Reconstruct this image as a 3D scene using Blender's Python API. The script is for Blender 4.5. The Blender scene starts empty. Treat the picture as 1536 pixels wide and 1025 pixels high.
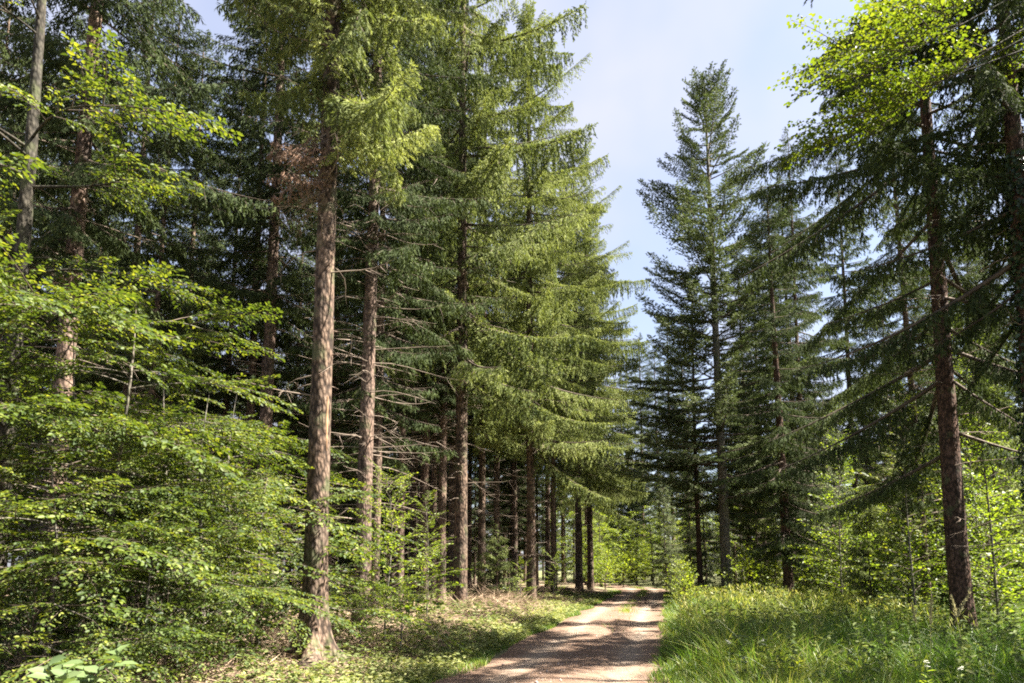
import bpy, math, random
import numpy as np
from mathutils import Vector, Matrix

random.seed(7)
RNG = np.random.default_rng(11)
scene = bpy.context.scene
COL = scene.collection
PI = math.pi
rad = math.radians

# ------------------------------------------------------------------ camera
F = 1024.0            # focal length in photo pixels (photo is 1536 wide)
PITCH = rad(7.0)
CAM_H = 1.6
cam_d = bpy.data.cameras.new('camera')
cam_d.sensor_width = 36.0
cam_d.lens = 24.0
cam_d.shift_y = 215.0 / 1536.0
cam_d.clip_start = 0.05
cam_d.clip_end = 2000.0
cam = bpy.data.objects.new('camera', cam_d)
COL.objects.link(cam)
cam.location = (0, 0, CAM_H)
cam.rotation_euler = (PI / 2 + PITCH, 0, 0)
scene.camera = cam


def gx(px, Y, z=0.0):
    """world X of the point at depth Y and height z that stands in photo column px"""
    fwd = Y * math.cos(PITCH) + (z - CAM_H) * math.sin(PITCH)
    return (px - 768.0) / F * fwd


# ------------------------------------------------------------------ terrain
def road_c(y):
    y = np.asarray(y, float)
    base = 0.227 * y - 1.68
    k = np.clip(y - 46.0, 0, 60)
    return base - 0.0085 * k * k - np.clip(y - 106, 0, None) * 0.9


def sstep(a, b, x):
    t = np.clip((x - a) / (b - a), 0, 1)
    return t * t * (3 - 2 * t)


def wob(x, y, s=1.0):
    return (np.sin(x * 0.9 * s + 1.3 * np.sin(y * 0.37 * s)) * 0.5
            + np.sin(y * 1.13 * s + 0.7 * x * s + 2.0) * 0.3
            + np.sin(x * 2.3 * s - y * 1.9 * s) * 0.2)


def hgt(x, y):
    x = np.asarray(x, float)
    y = np.asarray(y, float)
    d = x - road_c(y)
    off = sstep(1.7, 4.5, np.abs(d))
    z = -0.09 + 0.07 * sstep(1.2, 1.75, np.abs(d))
    z = z + sstep(1.8, 5.0, -d) * 0.27
    z = z + sstep(2.5, 7.0, d) * 0.08
    z = z + off * (0.05 * wob(x, y, 1.0) + 0.05 * wob(x + 9, y - 4, 0.35) + 0.02 * wob(x, y, 3.1))
    return z


# ------------------------------------------------------------------ materials
def mat(name):
    m = bpy.data.materials.new(name)
    m.use_nodes = True
    nt = m.node_tree
    for n in list(nt.nodes):
        nt.nodes.remove(n)
    out = nt.nodes.new('ShaderNodeOutputMaterial')
    return m, nt, out


def N(nt, typ, **kw):
    n = nt.nodes.new(typ)
    for k, v in kw.items():
        if k == 'inp':
            for i, val in v.items():
                n.inputs[i].default_value = val
        else:
            setattr(n, k, v)
    return n


def ramp(nt, stops):
    r = nt.nodes.new('ShaderNodeValToRGB')
    e = r.color_ramp.elements
    while len(e) < len(stops):
        e.new(0.5)
    for i, (p, c) in enumerate(stops):
        e[i].position = p
        e[i].color = (*c, 1)
    return r


def leaf_mat(name, stops, trans=0.4, tboost=(1.3, 1.35, 0.6), rough=0.5, spec=0.35, noise=0.6):
    """foliage: colour from the per-leaf tint, a slow drift through space and the plant itself"""
    m, nt, out = mat(name)
    L = nt.links
    at = N(nt, 'ShaderNodeAttribute', attribute_name='tint')
    geo = N(nt, 'ShaderNodeNewGeometry')
    nz = N(nt, 'ShaderNodeTexNoise', inp={'Scale': noise, 'Detail': 3.0})
    L.new(geo.outputs['Position'], nz.inputs['Vector'])
    oi = N(nt, 'ShaderNodeObjectInfo')
    a1 = N(nt, 'ShaderNodeMath', operation='MULTIPLY_ADD', inp={1: 0.45, 2: -0.225})
    L.new(nz.outputs['Fac'], a1.inputs[0])
    a2 = N(nt, 'ShaderNodeMath', operation='ADD')
    L.new(at.outputs['Fac'], a2.inputs[0])
    L.new(a1.outputs[0], a2.inputs[1])
    a3 = N(nt, 'ShaderNodeMath', operation='MULTIPLY_ADD', inp={1: 0.16, 2: -0.08})
    L.new(oi.outputs['Random'], a3.inputs[0])
    a4 = N(nt, 'ShaderNodeMath', operation='ADD')
    L.new(a2.outputs[0], a4.inputs[0])
    L.new(a3.outputs[0], a4.inputs[1])
    r = ramp(nt, stops)
    L.new(a4.outputs[0], r.inputs[0])
    p = N(nt, 'ShaderNodeBsdfPrincipled', inp={'Roughness': rough, 'Specular IOR Level': spec})
    L.new(r.outputs[0], p.inputs['Base Color'])
    t = N(nt, 'ShaderNodeBsdfTranslucent')
    mx = N(nt, 'ShaderNodeMix', data_type='RGBA', blend_type='MULTIPLY')
    mx.inputs['Factor'].default_value = 1.0
    mx.inputs['B'].default_value = (*tboost, 1)
    L.new(r.outputs[0], mx.inputs['A'])
    L.new(mx.outputs['Result'], t.inputs['Color'])
    ms = N(nt, 'ShaderNodeMixShader', inp={0: trans})
    L.new(p.outputs[0], ms.inputs[1])
    L.new(t.outputs[0], ms.inputs[2])
    L.new(ms.outputs[0], out.inputs['Surface'])
    return m


def bark_mat(name, dark, mid, light, scale=1.0, moss=0.0, bump=0.6, scar=False):
    m, nt, out = mat(name)
    L = nt.links
    tc = N(nt, 'ShaderNodeTexCoord')
    mp = N(nt, 'ShaderNodeMapping')
    mp.inputs['Scale'].default_value = (1.0, 1.0, 0.45)
    L.new(tc.outputs['Object'], mp.inputs['Vector'])
    n1 = N(nt, 'ShaderNodeTexNoise', inp={'Scale': 9.0 * scale, 'Detail': 6.0, 'Roughness': 0.65})
    v1 = N(nt, 'ShaderNodeTexVoronoi', feature='F1', inp={'Scale': 26.0 * scale, 'Randomness': 1.0})
    n2 = N(nt, 'ShaderNodeTexNoise', inp={'Scale': 1.6, 'Detail': 3.0})
    n3 = N(nt, 'ShaderNodeTexNoise', inp={'Scale': 60.0 * scale, 'Detail': 3.0})
    for n in (n1, v1, n2, n3):
        L.new(mp.outputs[0], n.inputs['Vector'])
    h = N(nt, 'ShaderNodeMath', operation='MULTIPLY_ADD', inp={1: -0.85})
    L.new(v1.outputs['Distance'], h.inputs[0])
    L.new(n1.outputs['Fac'], h.inputs[2])
    h2 = N(nt, 'ShaderNodeMath', operation='MULTIPLY_ADD', inp={1: 0.35})
    L.new(n3.outputs['Fac'], h2.inputs[0])
    L.new(h.outputs[0], h2.inputs[2])
    r = ramp(nt, [(0.06, dark), (0.33, mid), (0.68, light)])
    L.new(h2.outputs[0], r.inputs[0])
    g = ramp(nt, [(0.38, (0.75, 0.78, 0.8)), (0.65, (1.12, 1.05, 1.0))])
    L.new(n2.outputs['Fac'], g.inputs[0])
    mx = N(nt, 'ShaderNodeMix', data_type='RGBA', blend_type='MULTIPLY')
    mx.inputs['Factor'].default_value = 1.0
    L.new(r.outputs[0], mx.inputs['A'])
    L.new(g.outputs[0], mx.inputs['B'])
    col = mx.outputs['Result']
    if moss > 0:
        n4 = N(nt, 'ShaderNodeTexNoise', inp={'Scale': 3.2, 'Detail': 5.0})
        L.new(tc.outputs['Object'], n4.inputs['Vector'])
        f = ramp(nt, [(0.62 - 0.25 * moss, (0, 0, 0)), (0.72 - 0.15 * moss, (0.7, 0.7, 0.7))])
        L.new(n4.outputs['Fac'], f.inputs[0])
        m2 = N(nt, 'ShaderNodeMix', data_type='RGBA')
        L.new(f.outputs[0], m2.inputs['Factor'])
        L.new(col, m2.inputs['A'])
        m2.inputs['B'].default_value = (0.075, 0.085, 0.04, 1)
        col = m2.outputs['Result']
    p = N(nt, 'ShaderNodeBsdfPrincipled', inp={'Roughness': 0.9, 'Specular IOR Level': 0.15})
    L.new(col, p.inputs['Base Color'])
    b = N(nt, 'ShaderNodeBump', inp={'Strength': bump, 'Distance': 0.03})
    L.new(h2.outputs[0], b.inputs['Height'])
    L.new(b.outputs[0], p.inputs['Normal'])
    L.new(p.outputs[0], out.inputs['Surface'])
    return m


def plain_mat(name, c1, c2, scale=4.0, rough=0.85):
    m, nt, out = mat(name)
    L = nt.links
    tc = N(nt, 'ShaderNodeTexCoord')
    n = N(nt, 'ShaderNodeTexNoise', inp={'Scale': scale, 'Detail': 4.0})
    L.new(tc.outputs['Object'], n.inputs['Vector'])
    r = ramp(nt, [(0.3, c1), (0.7, c2)])
    L.new(n.outputs['Fac'], r.inputs[0])
    p = N(nt, 'ShaderNodeBsdfPrincipled', inp={'Roughness': rough, 'Specular IOR Level': 0.2})
    L.new(r.outputs[0], p.inputs['Base Color'])
    L.new(p.outputs[0], out.inputs['Surface'])
    return m


M = {}
M['spruce'] = leaf_mat('spruce_needles', [(0.0, (0.025, 0.038, 0.016)), (0.32, (0.078, 0.100, 0.036)),
                                          (0.64, (0.185, 0.212, 0.074)), (1.0, (0.30, 0.32, 0.115))], 0.28, (1.2, 1.25, 0.6), 0.85, 0.1)
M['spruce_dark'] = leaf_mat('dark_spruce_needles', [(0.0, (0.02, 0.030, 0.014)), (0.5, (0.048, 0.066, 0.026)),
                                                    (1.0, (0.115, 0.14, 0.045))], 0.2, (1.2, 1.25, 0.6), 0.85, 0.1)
M['fir'] = leaf_mat('fir_needles', [(0.0, (0.032, 0.045, 0.022)), (0.5, (0.086, 0.106, 0.046)),
                                    (1.0, (0.165, 0.19, 0.075))], 0.2, (1.1, 1.2, 0.7), 0.75, 0.18)
M['beech'] = leaf_mat('beech_leaves', [(0.0, (0.024, 0.044, 0.010)), (0.5, (0.066, 0.100, 0.017)),
                                       (1.0, (0.20, 0.225, 0.036))], 0.42, (1.4, 1.3, 0.5), 0.55, 0.3)
M['maple'] = leaf_mat('maple_leaves', [(0.0, (0.038, 0.07, 0.012)), (0.5, (0.07, 0.108, 0.016)),
                                       (1.0, (0.125, 0.155, 0.024))], 0.52, (1.45, 1.35, 0.4), 0.45, 0.2)
M['bright'] = leaf_mat('bright_leaves', [(0.0, (0.065, 0.11, 0.02)), (0.5, (0.15, 0.205, 0.032)),
                                         (1.0, (0.27, 0.31, 0.055))], 0.5, (1.45, 1.4, 0.45), 0.45, 0.35)
M['elder'] = leaf_mat('elder_leaves', [(0.0, (0.065, 0.105, 0.038)), (0.5, (0.105, 0.15, 0.058)),
                                       (1.0, (0.15, 0.195, 0.085))], 0.35, (1.2, 1.3, 0.6), 0.4, 0.45)
M['grass'] = leaf_mat('grass_blades', [(0.0, (0.035, 0.072, 0.015)), (0.5, (0.082, 0.15, 0.022)),
                                       (0.75, (0.22, 0.25, 0.045)), (1.0, (0.42, 0.38, 0.15))], 0.38, (1.3, 1.35, 0.6), 0.45, 0.35)
M['weeds'] = leaf_mat('weed_leaves', [(0.0, (0.06, 0.09, 0.03)), (0.5, (0.15, 0.175, 0.065)),
                                      (1.0, (0.29, 0.285, 0.12))], 0.35, (1.2, 1.25, 0.6), 0.7, 0.12)
M['brash'] = leaf_mat('dry_twigs', [(0.0, (0.07, 0.045, 0.03)), (0.5, (0.19, 0.135, 0.09)),
                                    (1.0, (0.33, 0.25, 0.17))], 0.05, (1, 1, 1), 0.8, 0.15)
M['dead_needle'] = leaf_mat('dead_needles', [(0.0, (0.08, 0.05, 0.035)), (0.5, (0.17, 0.105, 0.07)),
                                             (1.0, (0.27, 0.18, 0.13))], 0.1, (1, 1, 1), 0.8, 0.15)
M['white_petal'] = leaf_mat('white_petals', [(0.0, (0.6, 0.6, 0.52)), (1.0, (0.8, 0.8, 0.74))], 0.25, (1, 1, 1), 0.5, 0.3)
M['straw'] = leaf_mat('straw_seed', [(0.0, (0.25, 0.23, 0.11)), (1.0, (0.5, 0.45, 0.24))], 0.3, (1, 1, 1), 0.6, 0.2)
M['ivy'] = leaf_mat('ivy_leaves', [(0.0, (0.012, 0.026, 0.012)), (0.5, (0.025, 0.05, 0.018)),
                                   (1.0, (0.05, 0.09, 0.028))], 0.2, (1.2, 1.3, 0.6), 0.35, 0.5)
M['bark'] = bark_mat('spruce_bark', (0.03, 0.022, 0.017), (0.108, 0.077, 0.057), (0.205, 0.153, 0.115), 0.7, 0.33, 0.9)
M['bark_far'] = bark_mat('old_spruce_bark', (0.05, 0.036, 0.028), (0.14, 0.10, 0.078), (0.24, 0.18, 0.145), 0.8, 0.25)
M['bark_red'] = bark_mat('red_brown_bark', (0.03, 0.02, 0.015), (0.085, 0.052, 0.038), (0.145, 0.092, 0.068), 1.0, 0.15)
M['bark_grey'] = bark_mat('grey_bark', (0.06, 0.055, 0.045), (0.15, 0.135, 0.11), (0.23, 0.21, 0.175), 0.9, 0.3)
M['bark_dark'] = bark_mat('dark_grey_bark', (0.022, 0.02, 0.016), (0.05, 0.045, 0.036), (0.085, 0.078, 0.062), 0.9, 0.4)
M['bark_smooth'] = bark_mat('smooth_beech_bark', (0.09, 0.085, 0.07), (0.16, 0.15, 0.125), (0.22, 0.205, 0.17), 0.5, 0.35, 0.25)
M['twig'] = plain_mat('twig_bark', (0.05, 0.038, 0.028), (0.11, 0.085, 0.065), 5.0)
M['dead'] = plain_mat('dead_wood', (0.10, 0.078, 0.06), (0.24, 0.19, 0.15), 3.0)
M['stem'] = plain_mat('green_stem', (0.07, 0.11, 0.03), (0.12, 0.16, 0.05), 6.0)
M['resin'] = plain_mat('bare_wood', (0.22, 0.125, 0.07), (0.36, 0.235, 0.14), 9.0)


# ground
def ground_material():
    m, nt, out = mat('forest_floor')
    L = nt.links
    geo = N(nt, 'ShaderNodeNewGeometry')
    n1 = N(nt, 'ShaderNodeTexNoise', inp={'Scale': 0.55, 'Detail': 5.0, 'Roughness': 0.6})
    n2 = N(nt, 'ShaderNodeTexNoise', inp={'Scale': 14.0, 'Detail': 6.0, 'Roughness': 0.7})
    v = N(nt, 'ShaderNodeTexVoronoi', inp={'Scale': 34.0})
    for n in (n1, n2, v):
        L.new(geo.outputs['Position'], n.inputs['Vector'])
    r1 = ramp(nt, [(0.25, (0.085, 0.058, 0.04)), (0.5, (0.21, 0.152, 0.108)), (0.72, (0.34, 0.26, 0.19))])
    L.new(n2.outputs['Fac'], r1.inputs[0])
    r2 = ramp(nt, [(0.3, (0.05, 0.07, 0.025)), (0.7, (0.12, 0.15, 0.05))])
    L.new(n2.outputs['Fac'], r2.inputs[0])
    f = ramp(nt, [(0.48, (0, 0, 0)), (0.6, (0.75, 0.75, 0.75))])
    at = N(nt, 'ShaderNodeAttribute', attribute_name='green')
    ad = N(nt, 'ShaderNodeMath', operation='ADD')
    L.new(at.outputs['Fac'], ad.inputs[0])
    L.new(n1.outputs['Fac'], ad.inputs[1])
    L.new(ad.outputs[0], f.inputs[0])
    mx = N(nt, 'ShaderNodeMix', data_type='RGBA')
    L.new(f.outputs[0], mx.inputs['Factor'])
    L.new(r1.outputs[0], mx.inputs['A'])
    L.new(r2.outputs[0], mx.inputs['B'])
    p = N(nt, 'ShaderNodeBsdfPrincipled', inp={'Roughness': 0.95, 'Specular IOR Level': 0.1})
    L.new(mx.outputs['Result'], p.inputs['Base Color'])
    h = N(nt, 'ShaderNodeMath', operation='ADD')
    L.new(n2.outputs['Fac'], h.inputs[0])
    L.new(v.outputs['Distance'], h.inputs[1])
    b = N(nt, 'ShaderNodeBump', inp={'Strength': 0.9, 'Distance': 0.05})
    L.new(h.outputs[0], b.inputs['Height'])
    L.new(b.outputs[0], p.inputs['Normal'])
    L.new(p.outputs[0], out.inputs['Surface'])
    return m


def road_material():
    m, nt, out = mat('red_gravel')
    L = nt.links
    geo = N(nt, 'ShaderNodeNewGeometry')
    at = N(nt, 'ShaderNodeAttribute', attribute_name='track')
    n1 = N(nt, 'ShaderNodeTexNoise', inp={'Scale': 1.1, 'Detail': 5.0, 'Roughness': 0.62})
    n2 = N(nt, 'ShaderNodeTexNoise', inp={'Scale': 55.0, 'Detail': 4.0, 'Roughness': 0.7})
    v = N(nt, 'ShaderNodeTexVoronoi', inp={'Scale': 70.0})
    v2 = N(nt, 'ShaderNodeTexVoronoi', inp={'Scale': 26.0})
    for n in (n1, n2, v, v2):
        L.new(geo.outputs['Position'], n.inputs['Vector'])
    # dusty wheel tracks against loose reddish gravel
    a = N(nt, 'ShaderNodeMath', operation='MULTIPLY_ADD', inp={1: 1.1})
    L.new(n1.outputs['Fac'], a.inputs[0])
    L.new(at.outputs['Fac'], a.inputs[2])
    r = ramp(nt, [(0.42, (0.142, 0.094, 0.067)), (0.7, (0.18, 0.129, 0.094)), (0.98, (0.225, 0.18, 0.14))])
    L.new(a.outputs[0], r.inputs[0])
    g = ramp(nt, [(0.3, (0.62, 0.6, 0.6)), (0.55, (1.0, 1.0, 1.0)), (0.75, (1.3, 1.3, 1.3))])
    L.new(n2.outputs['Fac'], g.inputs[0])
    mx = N(nt, 'ShaderNodeMix', data_type='RGBA', blend_type='MULTIPLY')
    mx.inputs['Factor'].default_value = 0.9
    L.new(r.outputs[0], mx.inputs['A'])
    L.new(g.outputs[0], mx.inputs['B'])
    s = ramp(nt, [(0.0, (0.75, 0.75, 0.75)), (0.5, (1.1, 1.07, 1.05))])
    L.new(v2.outputs['Color'], s.inputs[0])
    m2 = N(nt, 'ShaderNodeMix', data_type='RGBA', blend_type='MULTIPLY')
    m2.inputs['Factor'].default_value = 0.6
    L.new(mx.outputs['Result'], m2.inputs['A'])
    L.new(s.outputs[0], m2.inputs['B'])
    p = N(nt, 'ShaderNodeBsdfPrincipled', inp={'Roughness': 0.95, 'Specular IOR Level': 0.1})
    L.new(m2.outputs['Result'], p.inputs['Base Color'])
    h = N(nt, 'ShaderNodeMath', operation='MULTIPLY_ADD', inp={1: -0.7})
    L.new(v.outputs['Distance'], h.inputs[0])
    L.new(n2.outputs['Fac'], h.inputs[2])
    b = N(nt, 'ShaderNodeBump', inp={'Strength': 0.7, 'Distance': 0.02})
    L.new(h.outputs[0], b.inputs['Height'])
    L.new(b.outputs[0], p.inputs['Normal'])
    L.new(p.outputs[0], out.inputs['Surface'])
    return m


M['ground'] = ground_material()
M['road'] = road_material()
M['stone'] = plain_mat('gravel_stone', (0.2, 0.14, 0.115), (0.42, 0.35, 0.3), 30.0)


# ------------------------------------------------------------------ geometry collector
class G:
    """collects vertices, quads and triangles in numpy arrays"""

    def __init__(self):
        self.V, self.T, self.Q, self.QM, self.Tr, self.TM = [], [], [], [], [], []
        self.n = 0

    def add(self, v, q=None, t=None, m=0, tint=0.5):
        v = np.asarray(v, float).reshape(-1, 3)
        if np.isscalar(tint):
            tint = np.full(len(v), float(tint))
        self.V.append(v)
        self.T.append(np.asarray(tint, float))
        if q is not None and len(q):
            q = np.asarray(q, int)
            self.Q.append(q + self.n)
            self.QM.append(np.full(len(q), m) if np.isscalar(m) else np.asarray(m))
        if t is not None and len(t):
            t = np.asarray(t, int)
            self.Tr.append(t + self.n)
            self.TM.append(np.full(len(t), m) if np.isscalar(m) else np.asarray(m))
        self.n += len(v)

    def pack(self):
        c = lambda a, w, d: np.concatenate(a) if a else np.zeros((0, w) if w else (0,), d)
        return dict(V=c(self.V, 3, float), T=c(self.T, 0, float), Q=c(self.Q, 4, int), QM=c(self.QM, 0, int),
                    Tr=c(self.Tr, 3, int), TM=c(self.TM, 0, int))

    def put(self, P, R=None, loc=(0, 0, 0), s=1.0, dt=0.0, m=None):
        v = P['V'] * s
        if R is not None:
            v = v @ R.T
        v = v + np.asarray(loc)
        self.V.append(v)
        self.T.append(P['T'] + dt)
        if len(P['Q']):
            self.Q.append(P['Q'] + self.n)
            self.QM.append(P['QM'] if m is None else np.full(len(P['Q']), m))
        if len(P['Tr']):
            self.Tr.append(P['Tr'] + self.n)
            self.TM.append(P['TM'] if m is None else np.full(len(P['Tr']), m))
        self.n += len(v)

    def mesh(self, name, mats, smooth=False):
        P = self.pack()
        me = bpy.data.meshes.new(name)
        nv, nq, nt = len(P['V']), len(P['Q']), len(P['Tr'])
        me.vertices.add(nv)
        me.vertices.foreach_set('co', P['V'].astype(np.float32).ravel())
        me.loops.add(nq * 4 + nt * 3)
        me.loops.foreach_set('vertex_index', np.concatenate([P['Q'].ravel(), P['Tr'].ravel()]).astype(np.int32))
        me.polygons.add(nq + nt)
        st = np.concatenate([np.arange(nq) * 4, nq * 4 + np.arange(nt) * 3]).astype(np.int32)
        me.polygons.foreach_set('loop_start', st)
        me.polygons.foreach_set('material_index', np.concatenate([P['QM'], P['TM']]).astype(np.int32))
        if smooth:
            me.polygons.foreach_set('use_smooth', np.ones(nq + nt, bool))
        for k in mats:
            me.materials.append(M[k])
        a = me.attributes.new('tint', 'FLOAT', 'POINT')
        a.data.foreach_set('value', P['T'].astype(np.float32))
        me.update(calc_edges=True)
        me.validate()
        return me


def nrm(a):
    return a / np.maximum(np.linalg.norm(a, axis=-1, keepdims=True), 1e-9)


def Rz(a):
    c, s = math.cos(a), math.sin(a)
    return np.array([[c, -s, 0], [s, c, 0], [0, 0, 1.0]])


def Ry(a):
    c, s = math.cos(a), math.sin(a)
    return np.array([[c, 0, s], [0, 1, 0], [-s, 0, c]])


def Rx(a):
    c, s = math.cos(a), math.sin(a)
    return np.array([[1.0, 0, 0], [0, c, -s], [0, s, c]])


def tube(g, pts, rr, sides=6, m=0, tint=0.5, cap=True):
    pts = np.asarray(pts, float)
    k = len(pts)
    rr = np.broadcast_to(np.asarray(rr, float), (k,))
    tan = nrm(np.gradient(pts, axis=0))
    ref = np.where(np.abs(tan[:, 2:3]) > 0.9, np.array([[1.0, 0, 0]]), np.array([[0, 0, 1.0]]))
    a = nrm(np.cross(tan, ref))
    for i in range(1, k):       # keep the frame from flipping
        if np.dot(a[i], a[i - 1]) < 0:
            a[i] = -a[i]
    b = np.cross(tan, a)
    th = np.arange(sides) / sides * 2 * PI
    v = pts[:, None] + rr[:, None, None] * (np.cos(th)[None, :, None] * a[:, None] + np.sin(th)[None, :, None] * b[:, None])
    i, j = np.meshgrid(np.arange(k - 1), np.arange(sides), indexing='ij')
    j2 = (j + 1) % sides
    q = np.stack([i * sides + j, i * sides + j2, (i + 1) * sides + j2, (i + 1) * sides + j], -1).reshape(-1, 4)
    g.add(v.reshape(-1, 3), q=q, m=m, tint=tint)


def ribbons(g, P, D, l, w, rng, m=0, tint=0.5, S=None, mid=0.4):
    """lance-shaped quads from P along D"""
    n = len(P)
    if S is None:
        S = nrm(np.cross(D, rng.normal(size=(n, 3))))
    l = np.broadcast_to(l, (n,))[:, None]
    w = np.broadcast_to(w, (n,))[:, None]
    v = np.stack([P, P + D * l * mid + S * w * 0.5, P + D * l, P + D * l * mid - S * w * 0.5], 1).reshape(-1, 3)
    q = np.arange(n * 4).reshape(-1, 4)
    if not np.isscalar(tint):
        tint = np.repeat(tint, 4)
    g.add(v, q=q, m=m, tint=tint)


def leaves(g, P, D, Nn, l, w, rng, m=0, tint=0.5, fold=0.18, curl=0.12):
    """ovate leaves folded along the midrib: base P, direction D, face normal Nn"""
    n = len(P)
    Nn = nrm(Nn - D * np.sum(Nn * D, -1, keepdims=True))
    S = np.cross(Nn, D)
    l = np.broadcast_to(l, (n,))[:, None]
    w = np.broadcast_to(w, (n,))[:, None] * 0.5
    up = Nn * w * fold * 2
    tipd = -Nn * l * curl
    v = np.stack([P,
                  P + D * l * 0.27 + S * w * 0.85 + up,
                  P + D * l * 0.62 + S * w * 0.92 + up + tipd * 0.3,
                  P + D * l + tipd,
                  P + D * l * 0.62 - S * w * 0.92 + up + tipd * 0.3,
                  P + D * l * 0.27 - S * w * 0.85 + up], 1).reshape(-1, 3)
    k = np.arange(n)[:, None] * 6
    q = np.concatenate([k + np.array([[0, 3, 2, 1]]), k + np.array([[0, 5, 4, 3]])], 0)
    if not np.isscalar(tint):
        tint = np.repeat(tint, 6)
    g.add(v, q=q, m=m, tint=tint)


# ------------------------------------------------------------------ conifer branches
def conifer_branch(rng, L, a=-0.12, b=0.16, hang=0.5, thang=0.9, spread=0.27, nper=12, twl=0.18, tw=0.028,
                   bare=0.12, twstep=0.075, lift=0.0, ns=5):
    """one branch along +X: axis, side branchlets, twigs and needle shoots (material 0 needles, 1 wood)"""
    g = G()
    ph = rng.uniform(0, 6)
    wa = rng.uniform(-0.05, 0.05)

    def axis(t):
        return np.stack([L * t * (1 - 0.05 * t), L * wa * np.sin(2.5 * t + ph) * t, L * (a * t + b * t * t)], -1)

    t = np.linspace(0, 1, 9)
    tube(g, axis(t), np.interp(t, [0, 1], [0.011 * L + 0.006, 0.003]), 4, m=1)
    n = max(6, int(L * nper))
    t = np.clip(np.linspace(bare, 0.99, n) + rng.uniform(-0.5, 0.5, n) * 0.8 / n, 0, 1)
    side = np.where(np.arange(n) % 2 == 0, 1.0, -1.0)
    l = (L * spread * np.clip((t - bare + 0.06) / 0.3, 0, 1) ** 0.5 * np.clip(1.04 - t, 0, 1) ** 0.75 + 0.10) * rng.uniform(0.6, 1.2, n)
    fw = 0.55 + 0.9 * t ** 2
    d0 = nrm(np.stack([fw + rng.normal(0, .12, n), side * (1.15 - 0.6 * t), lift + rng.normal(0, 0.14, n)], -1))
    P = axis(t)
    hg = hang * rng.uniform(0.7, 1.3, n)
    # branchlet wood as two thin quads
    for u0, u1 in ((0, 0.5), (0.5, 1)):
        p0 = P + d0 * (l * u0)[:, None]
        p0[:, 2] -= hg * l * u0 ** 2
        p1 = P + d0 * (l * u1)[:, None]
        p1[:, 2] -= hg * l * u1 ** 2
        dd = p1 - p0
        ln = np.linalg.norm(dd, axis=1)
        ribbons(g, p0, nrm(dd), ln, 0.012, rng, m=1)
    mk = np.maximum(2, np.ceil(l / twstep).astype(int))
    idx = np.repeat(np.arange(n), mk)
    st = np.concatenate([[0], np.cumsum(mk)[:-1]])
    k = np.arange(len(idx)) - np.repeat(st, mk)
    u = (k + 0.7 + rng.uniform(-.3, .3, len(idx))) / mk[idx]
    li, hi = l[idx], hg[idx]
    p = P[idx] + d0[idx] * (li * u)[:, None]
    p[:, 2] -= hi * li * u * u
    tan = d0[idx].copy()
    tan[:, 2] -= 2 * hi * u
    tan = nrm(tan)
    alt = np.where(k % 2 == 0, 1.0, -1.0)[:, None]
    perp = nrm(np.cross(tan, np.array([0, 0, 1.0])))
    nt = len(idx)
    down = np.zeros((nt, 3))
    down[:, 2] = -thang * rng.uniform(0.5, 1.4, nt) + lift
    d = nrm(tan * 0.75 + perp * alt * 0.7 + down + rng.normal(0, 0.15, (nt, 3)))
    tl = twl * rng.uniform(0.55, 1.35, nt) * (1.15 - 0.45 * u)
    tt = np.clip(0.42 + rng.normal(0, 0.12, nt) + 0.12 * (t[idx] - 0.5) + 0.15 * (u - 0.5), 0, 1)
    ribbons(g, p, d, tl * 1.1, tw, rng, m=0, tint=tt)
    v = (np.arange(ns) + 0.6) / ns
    pp = (p[:, None] + d[:, None] * (tl[:, None] * v[None, :] * 0.85)[..., None]).reshape(-1, 3)
    dd = np.repeat(d, ns, 0)
    sgn = np.tile(np.where(np.arange(ns) % 2 == 0, 1.0, -1.0), nt)[:, None]
    pr = nrm(np.cross(dd, np.array([0.3, 0.2, 1.0])) + rng.normal(0, 0.35, (nt * ns, 3)))
    sd = nrm(dd * 0.8 + pr * sgn * 0.75 + np.array([0, 0, -0.25 * thang]))
    sl = np.repeat(tl, ns) * (0.62 - 0.3 * np.tile(v, nt)) * rng.uniform(0.7, 1.25, nt * ns)
    ts = np.clip(np.repeat(tt, ns) + 0.16 * (np.tile(v, nt) - 0.4) + rng.normal(0, 0.06, nt * ns), 0, 1)
    ribbons(g, pp, sd, sl, tw * 0.95, rng, m=0, tint=ts)
    return g.pack()


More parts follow.
